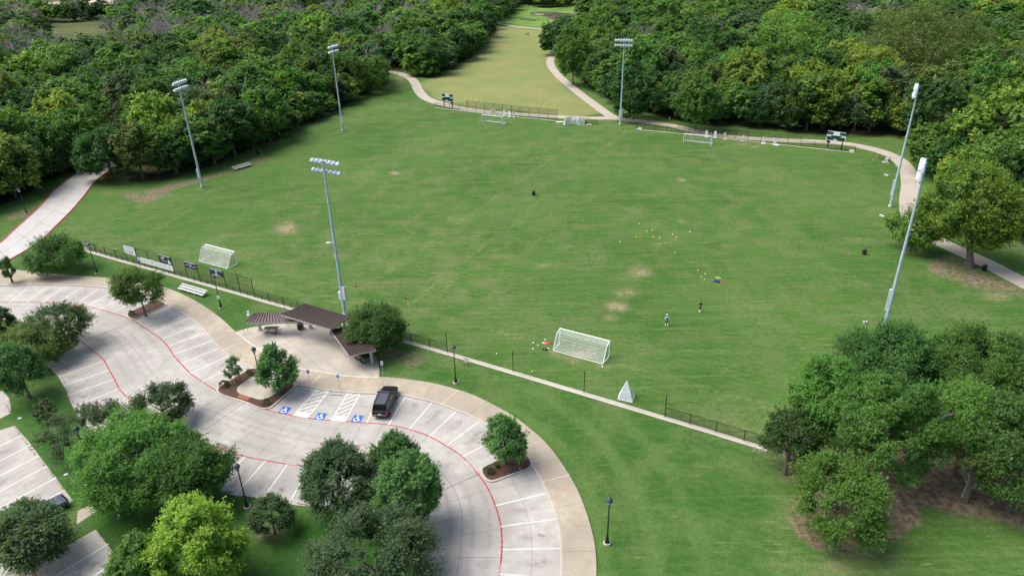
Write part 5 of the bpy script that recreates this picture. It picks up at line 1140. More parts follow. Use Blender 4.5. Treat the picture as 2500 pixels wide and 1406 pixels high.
def person(label, p, rz, shirt, shorts, socks, shoes, hair, arms, legs, sk, cap=False, sleeve=1.0, long=False, lean=.0):
    """arms: per side (elbow, hand) offsets from the shoulder; legs: per side (knee, foot) offsets from the hip. x right, y forward, z up"""
    t = thing('person', label, 'person', G(*p), rz)
    hip = Vector((0,0,.93)); ch = hip+Vector((0,lean*.4,.38)); nk = hip+Vector((0,lean*.55,.58)); hd = nk+Vector((0,lean*.2+.02,.17))
    V = [hip, hip+Vector((0,lean*.2,.2)), ch, nk, hd-Vector((0,0,.05)), hd+Vector((0,.01,.06))]; Rr = [(.135,.105),(.125,.095),(.155,.105),(.052,.055),(.072,.085),(.075,.092)]
    Ed = [(0,1),(1,2),(2,3),(3,4),(4,5)]
    sh = {}; lg = {}
    for s in (-1, 1):
        S = ch+Vector((s*.185,0,.10)); e, h = arms[0 if s < 0 else 1]; el = S+Vector(e); ha = S+Vector(h); i = len(V)
        dv = (ha-el).normalized(); pal = ha+dv*.07
        V += [S, el, ha, pal]; Rr += [.058,.042,(.03,.026),(.036,.02)]; Ed += [(2,i),(i,i+1),(i+1,i+2),(i+2,i+3)]
        sd = dv.cross(Vector((0,0,1))); sd = sd.normalized() if sd.length > .1 else Vector((0,1,0))
        for k, (off, L) in enumerate(((-.028,.062),(-.009,.075),(.010,.07),(.028,.055))):
            j = len(V); V += [pal+sd*off+dv*.03, pal+sd*off+dv*(.03+L*.6)+Vector((0,.008,0)), pal+sd*off*1.05+dv*(.03+L)+Vector((0,.022,0))]; Rr += [.010,.009,.008]; Ed += [(i+3,j),(j,j+1),(j+1,j+2)]
        j = len(V); V += [ha+dv*.03+sd*(-.045), ha+dv*.075+sd*(-.06)]; Rr += [.011,.009]; Ed += [(i+2,j),(j,j+1)]
        sh[s] = (S, el, ha)
        Hh = hip+Vector((s*.095,0,-.06)); k_, f_ = legs[0 if s < 0 else 1]; kn = Hh+Vector(k_); ft = Hh+Vector(f_); i = len(V)
        V += [Hh, kn, kn*.62+ft*.38+Vector((0,-.02,0)), ft, ft+Vector((s*.02,.15,-.035))]; Rr += [.088,.056,.052,.036,(.036,.026)]; Ed += [(0,i),(i,i+1),(i+1,i+2),(i+2,i+3),(i+3,i+4)]
        lg[s] = (Hh, kn, ft)
    skin(V, Ed, Rr, 'body', sk, t, 1)
    # shirt
    V = [hip+Vector((0,0,.02)), hip+Vector((0,lean*.2,.2)), ch, nk-Vector((0,0,.05))]; Rr = [(.155,.125),(.145,.115),(.175,.128),(.085,.078)]; Ed = [(0,1),(1,2),(2,3)]
    for s in (-1, 1):
        S, el, ha = sh[s]; i = len(V); V += [S, S.lerp(el, .75 if not long else 1.0)]; Rr += [.078,.066]; Ed += [(2,i),(i,i+1)]
        if long: V.append(el.lerp(ha, .92)); Rr.append(.045); Ed.append((i+1,i+2))
    skin(V, Ed, Rr, 'shirt', shirt[0], t, 1)
    if len(shirt) > 1:   # darker centre panel on the back
        q = MB(); q.ell(ch+Vector((0,-.115,-.12)), (.12,.035,.19), 10, 7); q.build('back_panel', shirt[1], t, True)
    V = [hip+Vector((0,0,.06)), hip+Vector((0,0,-.03))]; Rr = [(.15,.118),(.155,.12)]; Ed = [(0,1)]
    for s in (-1, 1):
        Hh, kn, ft = lg[s]; i = len(V); V += [Hh+Vector((0,0,-.02)), Hh.lerp(kn, .8)]; Rr += [.11,.098]; Ed += [(1,i),(i,i+1)]
    skin(V, Ed, Rr, 'shorts', shorts, t, 1)
    for s in (-1, 1):
        Hh, kn, ft = lg[s]
        if socks: skin([kn.lerp(ft,.25), kn.lerp(ft,.55)+Vector((0,-.015,0)), ft+Vector((0,0,.02))], [(0,1),(1,2)], [.06,.06,.043], 'sock', socks, t, 1)
        q = MB(); q.ell(ft+Vector((s*.012,.07,-.02)), (.048,.14,.052), 10, 6); q.build('shoe', shoes, t, True)
    q = MB()
    if cap: q.lathe([(.105,.0),(.108,.04),(.09,.09),(.04,.118)], 14, hd+Vector((0,0,.03))); q.box(hd+Vector((0,.14,.045)), (.15,.13,.015)); q.build('cap', hair, t, True)
    else: q.ell(hd+Vector((0,-.022,.055)), (.088,.098,.085), 12, 8); q.build('hair', hair, t, True)
    q = MB(); q.add([hd+Vector((-.014,.088,-.01)), hd+Vector((.014,.088,-.01)), hd+Vector((0,.118,-.018)), hd+Vector((0,.09,.035))], [(0,2,3),(2,1,3),(0,1,2)]); q.build('nose', sk, t)
    for s in (-1, 1):
        q = MB(); q.ell(hd+Vector((s*.032,.084,.025)), (.012,.008,.008), 6, 4); q.build('eye', M_ink, t, True)
        q = MB(); q.ell(hd+Vector((s*.082,.0,.01)), (.012,.022,.034), 6, 5); q.build('ear', sk, t, True)
    q = MB(); q.ell(hd+Vector((0,.082,-.05)), (.026,.01,.007), 6, 4); q.build('mouth', M_bagr, t, True)
    return t
M_jersey = pm('blue_jersey', (.16,.36,.66), .8); M_jers2 = pm('navy_panel', (.03,.07,.22), .8); M_sleeve = pm('pale_blue', (.42,.62,.82), .8)
M_blk = pm('black_fabric', (.010,.010,.012), .85); M_sock = pm('white_sock', (.82,.82,.80), .8); M_shoe = pm('orange_boot', (.55,.10,.03), .6); M_wshoe = pm('white_shoe', (.78,.78,.76), .6); M_hair = pm('dark_hair', (.02,.015,.012), .7); M_wcap = pm('white_cap', (.85,.85,.85), .8)
person('person in a blue jersey, black shorts and white cap jogging towards the far field', (1627,795), .15, (M_sleeve, M_jers2), M_blk, M_sock, M_wshoe, M_wcap, (((-.12,-.06,-.26),(-.05,.14,-.38)),((.16,-.12,-.22),(.20,.02,-.42))), (((-.0,.10,-.42),(-.03,.02,-.84)),((.02,.04,-.43),(.02,-.24,-.74))), M_skin, True, long=True, lean=.12)
person('person all in black with white socks standing over a ball', (1708.5,761), math.pi-.2, (M_blk,), M_blk, M_sock, M_shoe, M_hair, (((-.12,-.06,-.26),(.04,.12,-.30)),((.12,-.06,-.26),(-.04,.12,-.30))), (((-.03,.04,-.42),(-.03,-.02,-.84)),((.05,.12,-.40),(.04,.10,-.82))), M_skin2)
wk = (((-.05,.08,-.28),(-.04,.16,-.52)),((.05,-.08,-.28),(.05,-.08,-.54))); wl_ = (((0,.14,-.40),(0,.12,-.83)),((0,.02,-.42),(0,-.2,-.80)))
person('person in dark clothes walking on the mown meadow, the left one of the pair', (1285.5,88), .2, (M_blk,), M_blk, None, M_blk, M_hair, wk, wl_, M_skin2, long=True)
person('person in dark clothes walking on the mown meadow, the right one of the pair', (1290,88.5), .1, (pm('maroon_black', (.03,.012,.012), .85),), M_blk, None, M_blk, M_hair, wk, wl_, M_skin2, long=True)

# ------------------------------------------------------------------ trees
def crown_mesh(name, seed, R, hz, zc, mats, nlobe=46, per=90, leaf=.32, style='round', lobe=(.26,.40), cone=0.0, tipf=.0, flat=.0, sub=9, rag=.0):
    """crown = leaf-sized faces spread over many leafy clumps inside an uneven envelope; local z from the ground"""
    r = np.random.default_rng(seed)
    d = r.normal(size=(nlobe*3, 3)); d /= np.linalg.norm(d, axis=1)[:, None]
    d = d[d[:, 2] > -.75][:nlobe]
    # uneven silhouette: a few big bulges
    bul = r.normal(size=(6, 3)); bul /= np.linalg.norm(bul, axis=1)[:, None]; amp = r.uniform(-.25, .22, 6)
    env = 1+sum(a*np.clip(d@b_, 0, 1)**2 for a, b_ in zip(amp, bul))
    u = r.uniform(.55, .86, len(d))**.8*env
    cz = d[:, 2]*u
    wid = 1-cone*np.clip((cz+.9)/1.8, 0, 1)
    ctr = np.stack([d[:, 0]*u*R*wid, d[:, 1]*u*R*wid, zc+cz*hz], 1)
    lr = R*r.uniform(lobe[0], lobe[1], len(d))*(1-.5*cone*np.clip((cz+.9)/1.8, 0, 1))
    pts = []; nrm = []; tint = []; tip = []; tang = []
    for i in range(len(d)):
        k = int(per*(.7+.6*r.random())); q = r.normal(size=(k, 3)); q /= np.linalg.norm(q, axis=1)[:, None]
        out = np.array([d[i,0], d[i,1], d[i,2]*.6+.45]); out /= np.linalg.norm(out)
        q = q + out*r.uniform(.0, .9, k)[:, None]; q /= np.linalg.norm(q, axis=1)[:, None]
        ct = r.normal(.5, .2)
        if style == 'spray':
            # twigs that reach out of the clump, leaves along them
            nt_ = max(6, k//6); tw = r.normal(size=(nt_, 3))*.55+out*1.15+np.array([0,0,.15]); tw /= np.linalg.norm(tw, axis=1)[:, None]
            L = lr[i]*r.uniform(.9, 1.75, nt_); s = r.uniform(.15, 1, (nt_, 9)); 
            p = ctr[i]+tw[:, None]*(L[:, None]*s)[..., None]+r.normal(size=(nt_, 9, 3))*lr[i]*.07*(1.4-s[..., None]); p[..., 2] -= (s**2)*L[:, None]*.16
            n_ = r.normal(size=p.shape)*.6+np.array([0,0,.9]); t_ = np.repeat(tw[:, None], 9, 1)+r.normal(size=p.shape)*.5
            pts.append(p.reshape(-1, 3)); nrm.append(n_.reshape(-1, 3)); tang.append(t_.reshape(-1, 3)); m_ = nt_*9
            tint.append(np.clip(ct+r.normal(0, .14, m_), 0, 1)); tip.append(np.clip(s.reshape(-1)-.6, 0, 1)*2.0*tipf*(r.random(m_) < .7))
        else:
            kc_ = max(5, k//sub); qc = q[:kc_]; rr = lr[i]*(1-.5*r.random(kc_)**2.0)*(1+.2*np.sin(qc[:, 0]*5+i)*np.cos(qc[:, 1]*5+2*i))
            pc = ctr[i]+qc*rr[:, None]*np.array([1, 1, .85-flat]); sg = lr[i]*.15*r.uniform(.7, 1.3, kc_)
            p = (pc[:, None]+r.normal(size=(kc_, sub, 3))*sg[:, None, None]*np.array([1, 1, .7])).reshape(-1, 3); m_ = len(p)
            n_ = np.repeat(qc, sub, 0)*.8+r.normal(size=(m_, 3))*.4+np.array([0,0,.65]); t_ = r.normal(size=(m_, 3))
            cl = np.clip(ct+r.normal(0, .2, kc_), 0, 1); tc = np.clip((qc@out)*1.4-.3, 0, 1)*tipf*(r.random(kc_) < .6)
            pts.append(p); nrm.append(n_); tang.append(t_); tint.append(np.clip(np.repeat(cl, sub)+r.normal(0, .1, m_), 0, 1)); tip.append(np.repeat(tc, sub)*(r.random(m_) < .85))
            if rag:
                nt_ = max(2, int(k*rag/9)); tw = r.normal(size=(nt_, 3))*.5+out*1.2+np.array([0,0,.2]); tw /= np.linalg.norm(tw, axis=1)[:, None]
                Lq = lr[i]*r.uniform(1.0, 1.75, nt_); s_ = r.uniform(.35, 1, (nt_, 9)); pt = ctr[i]+tw[:, None]*(Lq[:, None]*s_)[..., None]+r.normal(size=(nt_, 9, 3))*lr[i]*.06
                pts.append(pt.reshape(-1, 3)); nrm.append((r.normal(size=pt.shape)*.6+np.array([0,0,.8])).reshape(-1, 3)); tang.append((np.repeat(tw[:, None], 9, 1)+r.normal(size=pt.shape)*.5).reshape(-1, 3)); m_ = nt_*9
                tint.append(np.clip(ct+r.normal(.12, .15, m_), 0, 1)); tip.append(np.clip(s_.reshape(-1)-.5, 0, 1)*1.6*tipf*(r.random(m_) < .7))
    p = np.concatenate(pts); n_ = np.concatenate(nrm); t_ = np.concatenate(tang); tint = np.concatenate(tint); tip = np.concatenate(tip)
    # thin the hidden inside
    e = np.sqrt((p[:, 0]/R)**2+(p[:, 1]/R)**2+((p[:, 2]-zc)/hz)**2); keep = (e > .42) | (r.random(len(p)) < .35); keep &= p[:, 2] > .25
    p, n_, t_, tint, tip = p[keep], n_[keep], t_[keep], tint[keep], tip[keep]
    n_ /= np.linalg.norm(n_, axis=1)[:, None]+1e-9; t_ = t_-n_*np.sum(t_*n_, 1)[:, None]; t_ /= np.linalg.norm(t_, axis=1)[:, None]+1e-9; b_ = np.cross(n_, t_)
    s = leaf*r.uniform(.6, 1.3, len(p)); a = (t_*s[:, None]); c = b_*(s*(.42 if style != 'spray' else .34))[:, None]; bend = n_*(s*.22)[:, None]
    quad = np.stack([p-a, p-c+bend*r.uniform(-1, 1, len(p))[:, None], p+a, p+c+bend*r.uniform(-1, 1, len(p))[:, None]], 1).reshape(-1, 3)
    N_ = len(p); me = bpy.data.meshes.new(name); me.vertices.add(N_*4); me.vertices.foreach_set('co', quad.astype(np.float32).ravel()); me.loops.add(N_*4); me.loops.foreach_set('vertex_index', np.arange(N_*4, dtype=np.int32)); me.polygons.add(N_); me.polygons.foreach_set('loop_start', np.arange(0, N_*4, 4, dtype=np.int32)); me.update()
    for nm, v in (('tint', tint), ('tip', tip)): at = me.attributes.new(nm, 'FLOAT', 'POINT'); at.data.foreach_set('value', np.repeat(v, 4).astype(np.float32))
    me.materials.append(mats); return me, ctr
def trunk_mesh(name, seed, H0, zc, R, ctr, r0=.22, m=None, nl=7, lean=(0,0), n=8):
    r = random.Random(seed); q = MB(); top = Vector((lean[0], lean[1], zc))
    q.tube([(0,0,-.1), (lean[0]*.15,lean[1]*.15,H0*.35), (lean[0]*.5,lean[1]*.5,H0), top], [r0*1.5,r0*1.05,r0*.8,r0*.3], n)
    ids = list(range(len(ctr))); r.shuffle(ids)
    for i in ids[:nl]:
        c = Vector(ctr[i]); s = Vector((lean[0]*.5,lean[1]*.5,H0*(.85+.5*r.random()))); mdp = s.lerp(c, .5)+Vector((r.uniform(-.2,.2),r.uniform(-.2,.2),.25)); q.tube([s, mdp, s.lerp(c, .95)], [r0*.5,r0*.3,r0*.1], 6)
    o = q.build(name, m or M_bark, None, True); me = o.data; bpy.data.objects.remove(o); return me
def dead_mesh(name, seed, H, R, m, dens=60):
    r = random.Random(seed); q = MB(); q.tube([(0,0,0),(.1,0,H*.3),(.0,.15,H*.62)], [.22,.16,.09], 6)
    def br(p, d, L, w_, lev):
        e = p+d*L; mdp = p+d*L*.5+Vector((r.uniform(-1,1),r.uniform(-1,1),r.uniform(-.3,.8)))*L*.08; q.tube([p, mdp, e], [w_,w_*.75,w_*.4], 4 if lev else 5, False)
        if lev > 2: return
        for k in range(4 if lev < 2 else 3):
            nd = (d+Vector((r.uniform(-1,1),r.uniform(-1,1),r.uniform(-.25,.7)))*.75).normalized(); br(p.lerp(e, r.uniform(.35,1)), nd, L*r.uniform(.45,.7), w_*.55, lev+1)
    for k in range(9):
        a = k*2.4+r.random(); z = H*r.uniform(.28,.62); br(Vector((0,0,z)), Vector((math.cos(a)*.8,math.sin(a)*.8,r.uniform(.35,1.1))).normalized(), R*r.uniform(.55,.95), .075, 0)
    o = q.build(name, m, None); me = o.data; bpy.data.objects.remove(o); return me
LEAF = {
 'dark': leafmat('dark_leaf', (.034,.082,.020), (.066,.13,.030)),
 'mid': leafmat('mid_leaf', (.056,.125,.022), (.105,.19,.036), (.15,.235,.05)),
 'bright': leafmat('bright_leaf', (.070,.148,.026), (.12,.215,.044), (.18,.265,.06)),
 'yellow': leafmat('yellowish_leaf', (.11,.175,.026), (.19,.245,.045), (.29,.31,.06)),
 'olive': leafmat('olive_leaf', (.085,.125,.030), (.145,.175,.05)),
 'grey': leafmat('greyish_leaf', (.062,.105,.046), (.105,.150,.072)),
 'deep': leafmat('deep_leaf', (.036,.088,.018), (.072,.14,.028), (.10,.17,.04)),
 'oak': leafmat('oak_leaf', (.046,.090,.038), (.088,.135,.064), (.14,.18,.09)),
 'tipped': leafmat('gold_tipped_leaf', (.055,.130,.022), (.085,.175,.030), (.30,.40,.05)),
 'maple': leafmat('maple_leaf', (.042,.115,.032), (.080,.18,.05), (.14,.25,.08)),
 'lime': leafmat('lime_leaf', (.085,.17,.022), (.15,.25,.035), (.27,.34,.05)),
}
def depth_of(p): return float((np.array(p)-np.array([0,0,HC]))@CF)
def park_tree(label, x0, x1, y0, y1, kind, style='round', clear=1.2, cone=0.0, leaf=.13, nlobe=60, per=340, lobe=(.24,.36), tipf=.6, name='park_tree', cat='tree', r0=.16, lean=(0,0), squeeze=1.0, seed=None, nl=8, m=None, rag=.3):
    cx, cy = (x0+x1)/2, (y0+y1)/2; zc = 4.0; a = math.atan2((cy-PH/2), FP)+PITCH
    for _ in range(12):
        c = G(cx, cy, zc); sc_ = depth_of(c)/FP; R = (x1-x0)/2*sc_; V = (y1-y0)/2*sc_
        hz = math.sqrt(max(V*V-(R*math.sin(a))**2, (.5*R)**2))/math.cos(a); hz = min(hz, 2.2*R)*squeeze; zc = hz*.97+clear
    sd_ = seed if seed is not None else int(x0*7+y0*13) % 9973
    t = thing(name, label, cat, (c.x-lean[0], c.y-lean[1], 0))
    me, ctr = crown_mesh('crown', sd_, R*(.87 if style == 'spray' else 1.02 if cone else .93), hz*(.87 if style == 'spray' else .93), zc-.25, LEAF[kind], nlobe, per, leaf, style, lobe, cone, tipf, 0, 9, rag)
    o = bpy.data.objects.new('crown', me); C.objects.link(o); o.parent = t; o.location = (lean[0], lean[1], 0)
    ctr = ctr+np.array([lean[0], lean[1], 0])
    tm = trunk_mesh('trunk', sd_, max(clear+hz*.35, .8), zc, R, ctr, r0, m, nl, lean); o = bpy.data.objects.new('trunk', tm); C.objects.link(o); o.parent = t
    return t
T = park_tree
T('round green tree on the lawn left of the bannered fence', 70, 200, 571, 668, 'deep', clear=.5, leaf=0.145, tipf=0)
T('bright green round-headed tree in the upper mulch island', 275, 395, 645, 753, 'bright', clear=1.9, leaf=0.132, tipf=.3, r0=.12, squeeze=1.05)
T('dark wide feathery tree at the nose of the inner island', 72, 222, 742, 842, 'oak', 'spray', clear=1.3, leaf=0.132, per=285, tipf=.5)
T('dark feathery tree cut by the picture edge beside the upper lane', -50, 32, 748, 815, 'oak', 'spray', clear=1.2, leaf=0.132, per=285)
T('olive yellow leaning tree between two green trees at the left edge', -5, 150, 785, 892, 'olive', clear=.8, leaf=0.132, tipf=.2)
T('deep green cone-shaped tree at the left edge above the wheel stops', -25, 108, 822, 965, 'maple', clear=1.2, cone=.35, leaf=0.132)
T('slim sapling at the upper end of the mulch island', 543, 592, 862, 926, 'grey', clear=.7, leaf=0.112, nlobe=24, per=114, r0=.05, tipf=.2, cat='sapling', name='sapling', seed=4)
T('bushy cone-shaped maple in the mulch island by the accessible bays', 618, 727, 826, 956, 'maple', clear=.8, cone=.75, leaf=0.132, tipf=.8, per=323)
T('dense round dark green tree beside the right pavilion roof', 844, 1000, 732, 850, 'deep', clear=.9, leaf=0.132, per=494, nlobe=70, tipf=0, r0=.2)
T('dark feathery oak at the edge of the lane, above the big round pair', 318, 462, 936, 1035, 'oak', 'spray', clear=.7, leaf=0.132, per=285)
T('grey-green feathery oak on the lawn between the car parks', 118, 318, 982, 1130, 'grey', 'spray', clear=.5, leaf=0.132, per=228, nlobe=52)
T('broad bright green round tree, the larger of the touching pair', 178, 478, 1000, 1235, 'bright', clear=.9, leaf=0.132, per=627, nlobe=90, tipf=.45, lobe=(.17,.28), r0=.25)
T('dark green round tree touching the bright one on its right', 338, 566, 1035, 1245, 'deep', clear=.8, leaf=0.132, per=494, nlobe=80, tipf=0, lobe=(.18,.3), r0=.22)
T('lime yellow cone-shaped tree at the bottom edge', 345, 610, 1195, 1450, 'lime', clear=.6, cone=.45, leaf=0.132, per=570, nlobe=90, lobe=(.15,.26), tipf=.9, r0=.2)
T('fresh green tree half hidden behind the lime yellow tree', 262, 400, 1290, 1450, 'bright', clear=.5, cone=.3, leaf=0.125, per=418)
T('dark spreading oak in the lower left corner island', -38, 160, 1224, 1392, 'oak', 'spray', clear=.9, leaf=0.14, per=420, nlobe=100, r0=.18)
T('small dark bushy oak on the lawn below the inner parking row', 603, 718, 1196, 1312, 'grey', 'spray', clear=.4, leaf=0.099, per=247, r0=.1, cone=.2)
T('wide feathery oak overhanging the end of the inner parking row', 728, 925, 1062, 1262, 'oak', 'spray', clear=.4, leaf=0.13, per=400, nlobe=100, r0=.18, cone=.15)
T('dark maple at the lane edge behind the brighter maple', 902, 1022, 1043, 1165, 'maple', clear=.9, cone=.3, leaf=0.132, tipf=.4)
T('bright-topped maple at the inner bend of the lane', 908, 1092, 1096, 1302, 'maple', clear=.8, cone=.35, leaf=0.132, per=437, nlobe=75, lobe=(.18,.3), tipf=1.0)
T('big feathery oak at the bottom edge beside the lane', 762, 1070, 1222, 1470, 'oak', 'spray', clear=.5, leaf=0.132, per=437, nlobe=84, r0=.22)
T('young cone-shaped maple in the mulch island at the outer bend', 1170, 1294, 995, 1130, 'maple', clear=1.0, cone=.5, leaf=0.125, tipf=.5, per=323)
T('pale young tree alone on the lawn near the left parking kerb', 80, 134, 968, 1026, 'grey', clear=.4, leaf=0.119, nlobe=26, per=133, r0=.05, tipf=.2)
T('small clipped bush at the lawn edge of the bannered fence', 1, 34, 620, 690, 'mid', clear=.3, leaf=0.119, nlobe=30, per=171)
# right hand group
T('very large gold-tipped tree leaning over the right path', 2238, 2510, 362, 662, 'tipped', clear=.9, leaf=.19, per=560, nlobe=130, lobe=(.14,.24), tipf=1.0, r0=.5, lean=(-.8,2.2), squeeze=.85)
T('low drooping tree in front of the right floodlight pole', 2170, 2300, 500, 612, 'tipped', clear=.6, leaf=0.198, per=228, nlobe=40, tipf=.8)
T('dark tree at the top of the near right clump', 2020, 2290, 775, 985, 'dark', clear=2.5, leaf=0.158, per=456, nlobe=80, lobe=(.18,.3), tipf=0, r0=.3)
T('yellow-green tree on the field side of the near right clump', 1925, 2130, 848, 1080, 'mid', clear=2.0, leaf=0.145, per=437, nlobe=72, lobe=(.18,.3), r0=.25)
T('tall mid green tree in the heart of the near right clump', 2030, 2300, 890, 1170, 'mid', clear=2.6, leaf=0.145, per=475, nlobe=84, lobe=(.16,.27), r0=.3, tipf=.3)
T('broad green tree at the right end of the near right clump', 2270, 2530, 778, 1010, 'mid', clear=2.5, leaf=0.145, per=494, nlobe=84, lobe=(.17,.28), r0=.3, tipf=.2)
T('green tree behind the bare-branched one at the right edge', 2270, 2480, 930, 1130, 'mid', clear=3.0, leaf=0.145, per=380, nlobe=70, r0=.25, tipf=0)
T('dark tree overlapping the right edge of the picture', 2400, 2640, 960, 1230, 'dark', clear=2.2, leaf=0.145, per=437, nlobe=76, tipf=0, r0=.25)
T('dark ragged tree at the end of the black fence', 1862, 2005, 985, 1150, 'dark', clear=1.2, leaf=0.145, per=247, nlobe=50, tipf=.0, r0=.2)
T('feathery green bush-like tree at the front of the near right clump', 1928, 2172, 1093, 1318, 'mid', 'spray', clear=.7, leaf=0.132, per=418, nlobe=80, r0=.2, tipf=.5)
T('thin light green tree with drooping bare twigs at the right', 2318, 2480, 1060, 1150, 'olive', 'spray', clear=5.0, leaf=0.119, per=114, nlobe=36, r0=.2, tipf=.3, squeeze=.6)
def dead(label, p, H, R, seed, rz=0.0, tilt=(0,0), group=None):
    t = thing('dead_tree', label, 'dead tree', G(*p), rz, group); o = bpy.data.objects.new('branches', dead_mesh('branches', seed, H, R, M_dead)); C.objects.link(o); o.parent = t; t.rotation_euler = (tilt[0], tilt[1], rz); return t
dead('bare grey tree arching over the end of the black fence', (1925,1120), 4.6, 2.4, 3, .4, (0,-.5))
dead('bare grey branches sticking out above the near right clump', (2215,1130), 9.5, 2.2, 8, 1.2)
dead('bare twiggy tree hanging beside the thin light green tree', (2350,1215), 5.5, 1.8, 12, .3)
# shrubs in the mulch beds
def shrub(label, p, r, h, kind, seed):
    t = thing('shrub', label, 'shrub', G(*p, .17)); me, ctr = crown_mesh('foliage', seed, r, h*.5, h*.5, LEAF[kind], 12, 40, .14, 'spray', (.3,.5)); o = bpy.data.objects.new('foliage', me); C.objects.link(o); o.parent = t
    q = MB()
    for k in range(5): a = k*1.26; q.tube([(0,0,0),(r*.5*math.cos(a),r*.5*math.sin(a),h*.8)], .012, 4)
    q.build('stem', M_bark, t)
for i, a in enumerate([('grassy shrub at the left tip of the mulch island by the bays',(548,942),.45,.6,'dark'),('low shrub at the upper corner of the mulch island by the bays',(610,912),.4,.5,'grey'),('low shrub at the lower tip of the mulch island by the bays',(648,985),.4,.5,'grey'),('spiky shrub in the outer bend mulch island',(1192,1154),.45,.55,'grey'),('tiny round shrub in the outer bend mulch island',(1211,1140),.25,.35,'bright'),('straggly shrub at the lower end of the upper mulch island',(322,769),.35,.7,'grey')]): shrub(*a, seed=60+i)

# ------------------------------------------------------------------ the woods
def woods_site(x, y):
    px, py = Pn(np.array([x]), np.array([y])); px, py = px[0], py[0]
    if any(inpoly([px], [py], g)[0] for g in GAPS): return False
    return bool(inpoly([px], [py], WL)[0] or inpoly([px], [py], WR)[0] or inpoly([px], [py], WF)[0])
rng = np.random.default_rng(77)
sites = []; y = 58.0; row = 0
while y < 640:
    sp = 8.2+max(0, y-120)*.008; x = -.86*y-18
    while x < .86*y+24:
        X = x+rng.uniform(-.38, .38)*sp+(row % 2)*sp*.5; Y = y+rng.uniform(-.38, .38)*sp; sites.append((X, Y, sp)); x += sp
    y += sp*.87; row += 1
sx = np.array([s[0] for s in sites]); sy = np.array([s[1] for s in sites]); ppx, ppy = Pn(sx, sy)
ok = inpoly(ppx, ppy, WL) | inpoly(ppx, ppy, WR) | inpoly(ppx, ppy, WF) | (sy > 600)
for g in CLEAR: ok &= ~inpoly(ppx, ppy, g)
ok &= ~inpoly(ppx, ppy, [(2215,470),(2330,470),(2480,560),(2500,700),(2300,640),(2200,560)])
ok &= (ppx > -420) & (ppx < 2920)
sites = [s for s, k in zip(sites, ok) if k]
# a closed front row along the edges of the woods
edge = {}
def edge_row(pts, inset, step=6.2):
    c = curve(pts, .5); acc = 0; last = None
    for i in range(1, len(c)-1):
        acc += np.linalg.norm(np.array(c[i])-np.array(c[i-1]))
        if acc >= step:
            acc = 0; d = np.array(c[i+1])-np.array(c[i-1]); d /= np.linalg.norm(d); nrm = np.array([-d[1], d[0]])*(inset+rng.uniform(-.6, 1.2)); q = np.array(c[i])+nrm
            edge[(float(q[0]), float(q[1]))] = rng.uniform(.55, .85); sites.append((float(q[0]), float(q[1]), 8.0))
edge_row([(-200,545),(0,500),(60,472),(105,446),(140,428)], 3.2)
edge_row([(330,448),(400,434),(470,420),(560,390),(640,356),(720,322),(790,287),(850,257),(895,228),(918,200)], 3.0)
edge_row([(985,168),(1020,186),(1050,190),(1085,168),(1120,152),(1150,142),(1162,118),(1190,92),(1205,70)], 2.5)
edge_row([(1358,122),(1378,152),(1418,192),(1458,226),(1500,252),(1560,274),(1640,291),(1750,307),(1900,319),(2010,327),(2110,330),(2160,333),(2220,338)], 3.0)
edge_row([(2250,385),(2290,460),(2345,505),(2420,545),(2500,590),(2600,640)], 3.0)
FEAT = []
def F(label, x0, x1, y0, y1, kind, style='round', clear=.4, **kw):
    a = dict(leaf=.40, per=120, nlobe=90, lobe=(.15,.26), r0=.25, tipf=.5, name='woodland_tree'); a.update(kw)
    t = park_tree(label, x0, x1, y0, y1, kind, style, clear, **a); t['group'] = 'trees of the surrounding woods'
    FEAT.append((t.location.x, t.location.y, (x1-x0)/2*depth_of((t.location.x, t.location.y, 5))/FP))
def F2(label, p, R, H, kind, style='round', tipf=.4, leaf=.30, per=190):
    g = G(*p); t = thing('woodland_tree', label, 'tree', g, 0, 'trees of the surrounding woods'); me, ctr = crown_mesh('crown', int(p[0]*3+p[1]), R, H*.49, H*.52, LEAF[kind], 90, per, leaf, style, (.15,.27), 0, tipf, 0, 9, .25)
    o = bpy.data.objects.new('crown', me); C.objects.link(o); o.parent = t
    o = bpy.data.objects.new('trunk', trunk_mesh('trunk', int(p[0]), H*.3, H*.5, R, ctr, .28, None, 6)); C.objects.link(o); o.parent = t
    FEAT.append((g.x, g.y, R))
F2('big dark tree overhanging the end of the red-kerbed road', (275,436), 7.2, 11.5, 'dark', tipf=0)
F2('dark tree behind the pole base by the far bleacher', (432,424), 5.6, 11, 'dark', tipf=0)
F2('dark tree left of the far bleacher', (525,400), 5.2, 11.5, 'dark', tipf=0)
F2('tall feathery green tree behind the far bleacher', (618,362), 6.0, 12.0, 'mid', 'spray')
F2('mid green tree rising behind the dark road-end tree', (415,366), 6.5, 13.5, 'mid')
F2('tallest bright green tree of the dome behind the second floodlight pole', (850,236), 8.0, 16, 'bright', tipf=.2)
F2('bright green tree on the left flank of the dome behind the second pole', (772,268), 6.2, 13, 'bright', tipf=.2)
F2('mid green tree on the right flank of the dome by the path', (905,226), 6.4, 13, 'mid', tipf=.2)
F2('yellow-green tree left of the domed trees', (690,290), 6.4, 14, 'yellow', tipf=.3)
F2('big dark tree at the far left edge behind the road lamp', (60,462), 6.8, 12, 'dark', tipf=0)
F2('light green spreading tree at the far left edge', (70,395), 8.0, 12.5, 'bright', 'spray', tipf=.2)
F2('dark round tree at the left edge of the mown meadow', (1058,182), 6.6, 14, 'dark', tipf=0)
F2('dark drooping tree nearest the meadow, left side', (1125,148), 6.8, 13, 'dark', tipf=0)
F2('dark tree at the top left corner of the meadow', (1185,92), 7.5, 14, 'dark', tipf=0)
F('bright round tree in the middle of the right woods', 1822, 1975, 104, 262, 'bright', per=150)
